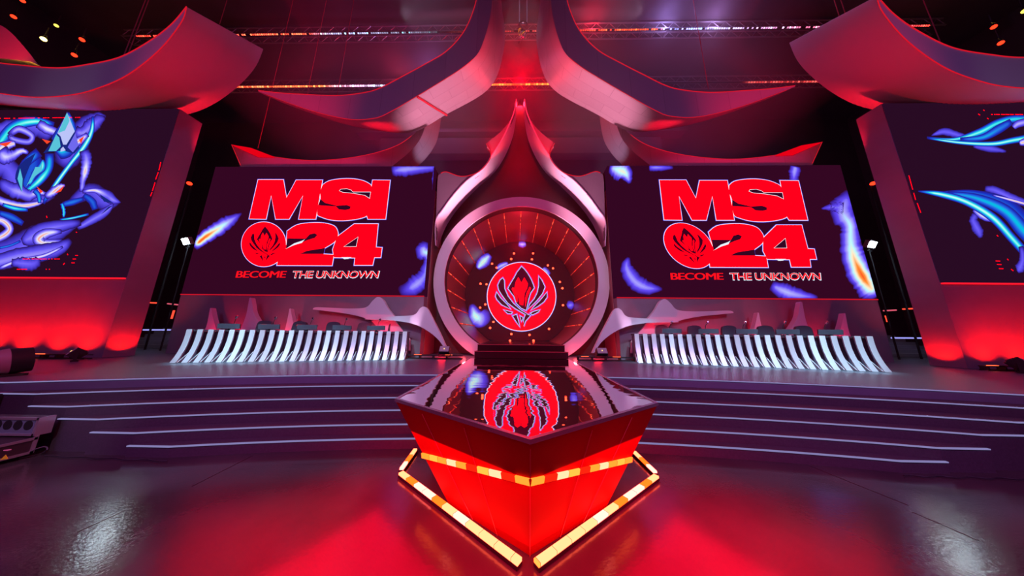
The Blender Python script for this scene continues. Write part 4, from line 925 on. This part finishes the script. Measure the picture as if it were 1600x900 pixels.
for s, sd, c in ((-1, 'left', (290, 377)), (1, 'right', (1363, 382))):
    p = px(*c, 10.6)
    g = tag(empty('work_light', (p.x, p.y, p.z)), 'bright white work light beside the outer edge of the %s text screen' % sd, 'floodlight')
    H = Matrix.Translation(p) @ Matrix.Rotation(s*.3, 4, 'Z') @ Matrix.Rotation(radians(25), 4, 'X')
    loose(MB().box(-.30, .30, 0, .14, -.17, .17, H), 'lamp_housing', METAL, g)
    loose(MB().box(-.25, .25, -.02, 0, -.13, .13, H), 'lamp_glass', E_WHITE, g)
    loose(MB().box(-.2, .2, -.015, .12, -.30, -.26, H).cyl(p+Vector((0, .15, 0)), Vector((p.x, p.y+.15, .02)), .03), 'stand', BLACK, g)
    lamp('SPOT', p+Vector((0, -.15, 0)), (.55, .8, 1), 420, p+Vector((-s*.5, -8, -4.6)), .15, 100, .8)
    lamp('POINT', p+Vector((0, -.25, -.15)), (.6, .8, 1), 9, size=.05)
    # small red beacon
    p = px(296 if s < 0 else 1364, 286.5, 11)
    g = tag(empty('beacon_lamp', p), 'tiny red lamp high in the %s gap between wing and screen' % sd, 'lamp')
    loose(MB().lathe([(.03, -.09), (.09, -.05), (.10, 0), (.08, .05), (.03, .08)], 12, Matrix.Translation(p)), 'bulb', E_SPOT, g, True)
    loose(MB().cyl(p+Vector((0, .1, 0)), Vector((p.x, p.y+.1, .02)), .035), 'stand_pole', BLACK, g)

# backstage beside the screens: stepped risers, rail lights
for s, sd in ((-1, 'left'), (1, 'right')):
    g = tag(empty('backstage_risers', (s*17, 13, 0)), 'grey stepped risers in the %s gap between wing wall and screen' % sd, 'risers')
    mb = MB()
    for i in range(6): mb.box(*sorted((s*17.2, s*20.5)), 12+.3*i, 15, .02+.17*i, .19+.17*i)
    loose(mb, 'treads', mat('riser_grey', (.30, .30, .36), .5), g)
    A = [((224, 515.5), (266, 515.5)), ((235, 473), (247.5, 473.5)), ((262, 474.5), (278, 476.2))]
    B = [((1393, 528), (1443, 528.3)), ((1411, 483), (1429, 482)), ((1381, 485.5), (1400, 484.5))]
    for j, (q0, q1) in enumerate(A if s < 0 else B):
        lb = ['violet handrail light in the %s backstage gap', 'red strip light nearest the %s wing wall', 'red and white strip light by the %s screen edge'][j] % sd
        o = MB().tube([px(*q0, 12.2), px(*q1, 12.2)], .035, 6).build('strip_light', (E_VIOLET, emis('orange_strip', (1, .06, .03), 1.6), emis('dim_strip', (.7, .1, .16), 1))[j]); tag(o, lb, 'strip light')
    q = [(272, 485, 268, 498)] if s < 0 else [(1384, 493, 1387, 503)]
    for x0, y0, x1, y1 in q: tag(MB().tube([px(x0, y0, 11.5), px(x1, y1, 11.5)], .035, 6).build('strip_light', emis('orange_strip', (1, .06, .03), 1.6)), 'short upright red light at the foot edge of the %s text screen' % sd, 'strip light')

# ------------------------------------------------------------------ ceiling: trusses, LED battens, spots, cables, hoist
def truss(y, z, x0, x1, label, h=.5):
    mb = MB()
    for yy in (-h/2, h/2):
        for zz in (0, h): mb.box(x0, x1, y+yy-.03, y+yy+.03, z+zz-.03, z+zz+.03)
    n_ = int((x1-x0)/.8)
    for i in range(n_):
        xa = x0+i*.8
        for yy in (-h/2, h/2):
            mb.tube([(xa, y+yy, z), (xa+.4, y+yy, z+h), (xa+.8, y+yy, z)], .018, 4)
        mb.tube([(xa, y-h/2, z), (xa, y+h/2, z)], .018, 4)
    return tag(mb.build('lighting_truss', METAL), label, 'truss', 'ceiling trusses')
def zat(y_px, Y, x=820): return px(x, y_px, Y).z
z1 = zat(57, 12); z2 = zat(138, 15); z3 = zat(99, 16)
truss(11.97, z1+.055, -26, 26, 'grey lattice truss carrying the upper multicoloured LED row')
truss(14.95, z2+.075, -26, 26, 'grey lattice truss carrying the lower LED row above the portal')
truss(16.25, z3+.5, -20, 20, 'grey lattice truss holding the row of small red spots')
truss(12, zat(8, 12), -20, 20, 'grey lattice truss near the top, in front of the hoist', .6)
truss(9, zat(-28, 9), -20, 20, 'grey lattice truss nearest the audience', .6)
strip('led_batten', (-25, 11.72, z1), (25, 11.72, z1), .05, .05, TRUSSLED).location.x += 0
strip('led_batten', (-25, 14.7, z2), (25, 14.7, z2), .06, .09, TRUSSLED2)
bt = [o for o in COL.objects if o.name.startswith('led_batten')]
for o, lb in zip(bt, ('upper long row of red and white LED pixels across the ceiling', 'lower row of bright red LED pixels glowing above the portal peak')):
    for v in o.data.vertices: v.co.x -= 25
    o.location.x += 25; tag(o, lb, 'light bar')
for k_ in (-1.2, 0, 1.2): lamp('POINT', (k_, 14.4, z2-.15), (1, .0, .01), 190, size=.1)
for xx, yy, zz, cc, pw in ((4.5, 11.5, z1, (1, .02, .05), 160), (9, 11.5, z1, (.45, .35, 1), 160), (12, 11.5, z1, (.6, .4, 1), 130), (-6.5, 14.4, z2, (.7, .3, 1), 130), (-9, 14.4, z2, (1, .05, .1), 120)):
    lamp('POINT', (xx, yy, zz), cc, pw, size=.1)
for s in (-1, 1): lamp('AREA', (s*9, 14.0, 9), (.62, .12, .95), 130, (s*9, 18, 14), 3)  # added purple fill on the back wall
lamp('AREA', (0, 15.5, 6), (1, .01, .08), 260, (0, 17.6, 11), 2)  # added red fill that turns the middle of the back wall crimson
for s in (-1, 1): lamp('SPOT', (s*6, 9, 16.5), (.85, .7, 1), 260, (s*4.5, 12, zat(8, 12)), .1, 70, 1)  # added cool spots that pick out the truss lacing
# ducts and beams on the rear wall
for i, (y0, y1, xr, Y) in enumerate(((72, 86, 30, 17.8), (124, 133, 30, 17.5), (215, 240, 12, 17.6), (200, 206, 14, 17.3))):
    za, zb = zat(y1, Y), zat(y0, Y)
    tag(MB().box(-xr, xr, Y, Y+.8, za, zb).box(-xr, xr, Y-.05, Y, za, za+.12).build('ceiling_duct', mat('duct_grey', (.08, .055, .075), .6, noise=(1, .2))), 'long grey horizontal duct on the back wall, number %s from the top' % ('one', 'two', 'four', 'three')[i], 'duct')
def spot(p, label, r=.16, m_=E_SPOT, aim=(0, 2, 0)):
    p = Vector(p); g = tag(empty('spotlight', p), label, 'spotlight', 'red spots in the roof')
    d = (Vector(aim)-p).normalized()
    loose(MB().cyl(p+d*.02, p-d*r*2.2, r*1.1, r*.8, 14), 'lamp_housing', BLACK, g, True)
    loose(MB().cyl(p+d*.05, p+d*.021, r*.95, n=14), 'lens', m_, g)
    loose(MB().tube([p-d*r+Vector((r*1.3, 0, 0)), p-d*r+Vector((r*1.3, 0, r*2.5)), p-d*r+Vector((-r*1.3, 0, r*2.5)), p-d*r+Vector((-r*1.3, 0, 0))], .02, 4).cyl(p-d*r+Vector((0, 0, r*2.5)), p-d*r+Vector((0, 0, r*2.5+.5)), .02, n=6), 'yoke', BLACK, g)
for i, (x, y) in enumerate(((446, 100), (552, 101), (657, 100), (978, 96), (1087, 96), (1197, 96))):
    spot(px(x, y, 16), 'small red spot on the rear truss, %s of six from the left' % ('first', 'second', 'third', 'fourth', 'fifth', 'last')[i], .11)
for x, y, lb in ((35, 1, 'topmost red spot at the upper left, cut by the picture edge'), (21, 26, 'red spot left of the yellow star light'), (128, 62, 'upper red spot right of the yellow star light'), (116, 86, 'lower red spot right of the yellow star light'),
                 (1553, 42, 'upper of two red spots right of the right sail'), (1564, 67, 'lower of two red spots right of the right sail')):
    spot(px(x, y, 9), lb, .085)
for x, y, r, e, lb in ((68, 61, .09, E_YEL, 'dazzling yellow lamp above the left sail'), (88, 40, .07, emis('dim_yellow', (1, .8, .1), 2), 'small dim yellow lamp beside the dazzling one'), (1601, 17, .09, emis('dim_yellow', (1, .8, .1), 2), 'small yellow lamp at the upper right edge')):
    spot(px(x, y, 9), lb, r, e, aim=CAM)
lamp('POINT', px(68, 61, 8.8), (1, .6, .08), 60, size=.1); lamp('POINT', px(1620, 50, 8.8), (1, .6, .08), 60, size=.1)
CAB = mat('hanging_cable', (.5, .05, .08), .5)
def cable(p, label, r=.014):
    p = Vector(p); tag(MB().tube([p, (p.x, p.y, 20.5)], r, 5).build('hanging_cable', CAB), label, 'cable', 'steel cables holding the canopies')
for x, y, Y, lb in ((527, 148, 9, 'thin red cable holding the middle of the left canopy'), (193, 88, 7.5, 'thin red cable on the left sail, first of a pair'), (199, 87, 7.7, 'thin red cable on the left sail, second of a pair'),
                    (343, 38, 9, 'thin cable rising from the inner edge of the left sail'), (1107, 140, 9, 'thin red cable holding the middle of the right canopy'), (1312, 27, 7.5, 'thin cable on the inner edge of the right sail, first of a pair'),
                    (1322, 25, 7.6, 'thin cable on the inner edge of the right sail, second of a pair'), (1473, 75, 7.5, 'thin red cable near the middle of the right sail'), (480, 148, 9.2, 'short thin cable near the tip of the left canopy'), (403, 232, 10.6, 'thin cable holding the hooked tip of the left small canopy')):
    cable(px(x, y, Y), lb)
lamp('SPOT', (-5.2, 0, 3), (.85, .7, 1), 260, (-7.6, 3.7, -.7), .1, 26, .9)  # added fill spot that brightens the flight case
# central hoist
hp = px(817, 42, 9); g = tag(empty('chain_hoist', hp), 'silver hoist on two pale rods with a dangling knot of chain and rings', 'hoist')
for dx in (-.17, .20):
    loose(MB().tube([hp+Vector((dx, 0, .15)), (hp.x+dx, hp.y, 20.5)], .028, 8), 'rod', mat('pale_rod', (.75, .72, .85), .3, .5), g)
arcp = [hp+Vector((.19*cos(a)+.01, 0, .12+.16*sin(a))) for a in [pi*i/10 for i in range(11)]]
loose(MB().tube(arcp, .06, 8), 'clamp', CHROME, g, True)
loose(MB().lathe([(.03, -.16), (.1, -.10), (.12, 0), (.08, .10), (.03, .14)], 12, Matrix.Translation(hp+Vector((-.03, 0, -.28)))), 'hook_block', CHROME, g, True)
for j, (dx, dz, r, mm) in enumerate(((-.06, -.30, .15, YEL), (.08, -.42, .13, CHROME), (-.10, -.48, .12, CHROME), (0, -.56, .12, CHROME))):
    c = hp+Vector((dx, 0, dz)); loose(MB().tube([c+Vector((r*cos(a), r*.4*sin(a*2), r*sin(a))) for a in [2*pi*i/16 for i in range(17)]], .018, 6), 'chain_loop', mm, g, True)
for dx, dz in ((.14, -.66), (-.04, -.78), (-.18, -.98)):
    c = hp+Vector((dx, 0, dz)); loose(MB().cyl(c, c+Vector((0, 0, .1)), .03, n=8), 'chain_weight', CHROME, g)
loose(MB().tube([hp+Vector((0, 0, -.3)), hp+Vector((-.03, 0, -.8)), hp+Vector((-.16, 0, -.98))], .01, 5), 'chain', METAL, g)
lamp('SPOT', (0, 2, 6), (.8, .85, 1), 2600, hp, .1, 10, .5)  # added narrow spot that brightens the hoist clamp

# ------------------------------------------------------------------ moving light and flight case on the left
p = Vector((-10.72, 4.95, 0)); g = tag(empty('moving_head_light', p), 'black moving-head light with glowing red lens lying at the stage edge', 'stage light')
ax = Vector((-.30, -.93, -.12)).normalized(); c = p+Vector((.05, 0, .30))
loose(MB().cyl(c+ax*.02, c-ax*.20, .26, .25, 28), 'lamp_housing', BLACK, g, True)
loose(MB().cyl(c+ax*.02, c+ax*.42, .265, .17, 28), 'lamp_shroud', mat('shroud_grey', (.45, .3, .33), .4), g, True)
loose(MB().cyl(c+ax*.42, c+ax*.44, .15, n=24), 'lens', emis('orange_lens', (1, .22, .05), 8), g)
loose(MB().box(-.26, .22, -.16, .16, .005, .05, Matrix.Translation(p)), 'lamp_base', BLACK, g)
lamp('POINT', c+ax*.62, (1, .03, .02), 16, size=.1)

cs = px(40, 684, 3.9); xr = cs.x; g = tag(empty('flight_case', (xr-.6, 4.0, -1)), 'open aluminium-edged flight case with foam lid on the floor, far left', 'flight case')
zt = cs.z; x0 = xr-1.3; ya, yb_ = 3.55, 4.0
loose(MB().box(x0, xr, ya, yb_, -.94, zt-.03), 'case_box', CASEP, g)
fr = MB()
for zz in (-.94, zt-.06, zt-.14): fr.box(x0-.01, xr+.012, ya-.014, ya+.02, zz, zz+.035)
for xx in (x0, xr-.03): fr.box(xx, xx+.042, ya-.014, ya+.02, -.94, zt)
for yy in (ya, yb_-.03): fr.box(xr-.01, xr+.014, yy, yy+.035, -.94, zt)
for zz in (-.94, zt-.06): fr.box(xr-.01, xr+.014, ya, yb_, zz, zz+.035)
fr.box(xr-.06, xr+.025, ya-.025, ya+.04, zt-.06, zt+.005); fr.box(xr-.06, xr+.025, ya-.025, ya+.04, -.95, -.89)
loose(fr, 'aluminium_edge', ALU, g)
ld_ = loose(MB().box(x0, xr, yb_-.02, yb_+.10, zt, zt+.26), 'case_lid', CASEP, g)
fm = MB().box(x0, xr, yb_-.045, yb_-.02, zt, zt+.03).box(x0, xr, yb_-.045, yb_-.02, zt+.23, zt+.265).box(xr-.03, xr+.01, yb_-.045, yb_+.1, zt, zt+.265)
loose(fm, 'lid_edge', ALU, ld_); loose(MB().box(x0+.02, xr-.03, yb_-.03, yb_-.021, zt+.03, zt+.23), 'foam_liner', FOAM, ld_)
hb = MB()
for i in range(6): hb.cyl((xr-.16-i*.17, yb_-.031, zt+.15), (xr-.16-i*.17, yb_-.036, zt+.15), .07, n=16)
loose(hb, 'foam_pocket', BLACK, ld_)
t0 = px(8, 713, ya-.02)
loose(MB().prism([px(1, 718.5, ya-.016), px(13, 717, ya-.016), px(9.5, 710.5, ya-.016)], (0, -.004, 0)), 'warning_triangle', YEL, g)
loose(MB().prism([px(6, 703, ya-.016), px(18, 701.5, ya-.016), px(18, 703, ya-.016), px(12, 704.5, ya-.016), px(6, 704.5, ya-.016)], (0, -.003, 0)), 'case_badge', mat('badge_pink', (.9, .3, .4), .5), g)
for dx in (.1, 1.2): loose(MB().cyl((xr-dx, ya+.2, -.97), (xr-dx+.04, ya+.2, -.97), .03, n=12), 'caster', BLACK, g)
o = MB().tube([Vector(q) for q in crom([tuple(pz(20, 716, -.985)), tuple(px(55, 702, 4.0)), tuple(px(70, 698, 4.05)), tuple(px(74, 702, 4.0)), tuple(pz(66, 708, -.985)), tuple(pz(50, 712, -.985)), tuple(pz(30, 716, -.985))], 6)], .008, 6).build('loose_cable', mat('cable_grey', (.10, .09, .12), .4))
tag(o, 'thin grey cable looped on the floor beside the flight case', 'cable')
for s, a_, b_, lb in ((-1, (70, 712), (262, 720), 'left'), (1, (1412, 743), (1598, 748), 'right')):
    p0, p1 = pz(*a_, -.985), pz(*b_, -.985); pts = [tuple(p0.lerp(p1, t)+Vector((0, .02*sin(t*25), 0))) for t in [i/24 for i in range(25)]]
    tag(MB().tube(pts, .007, 6).build('floor_cable', mat('cable_black', (.03, .03, .035), .5)), 'grey cable taped along the foot of the %s end of the steps' % lb, 'cable')
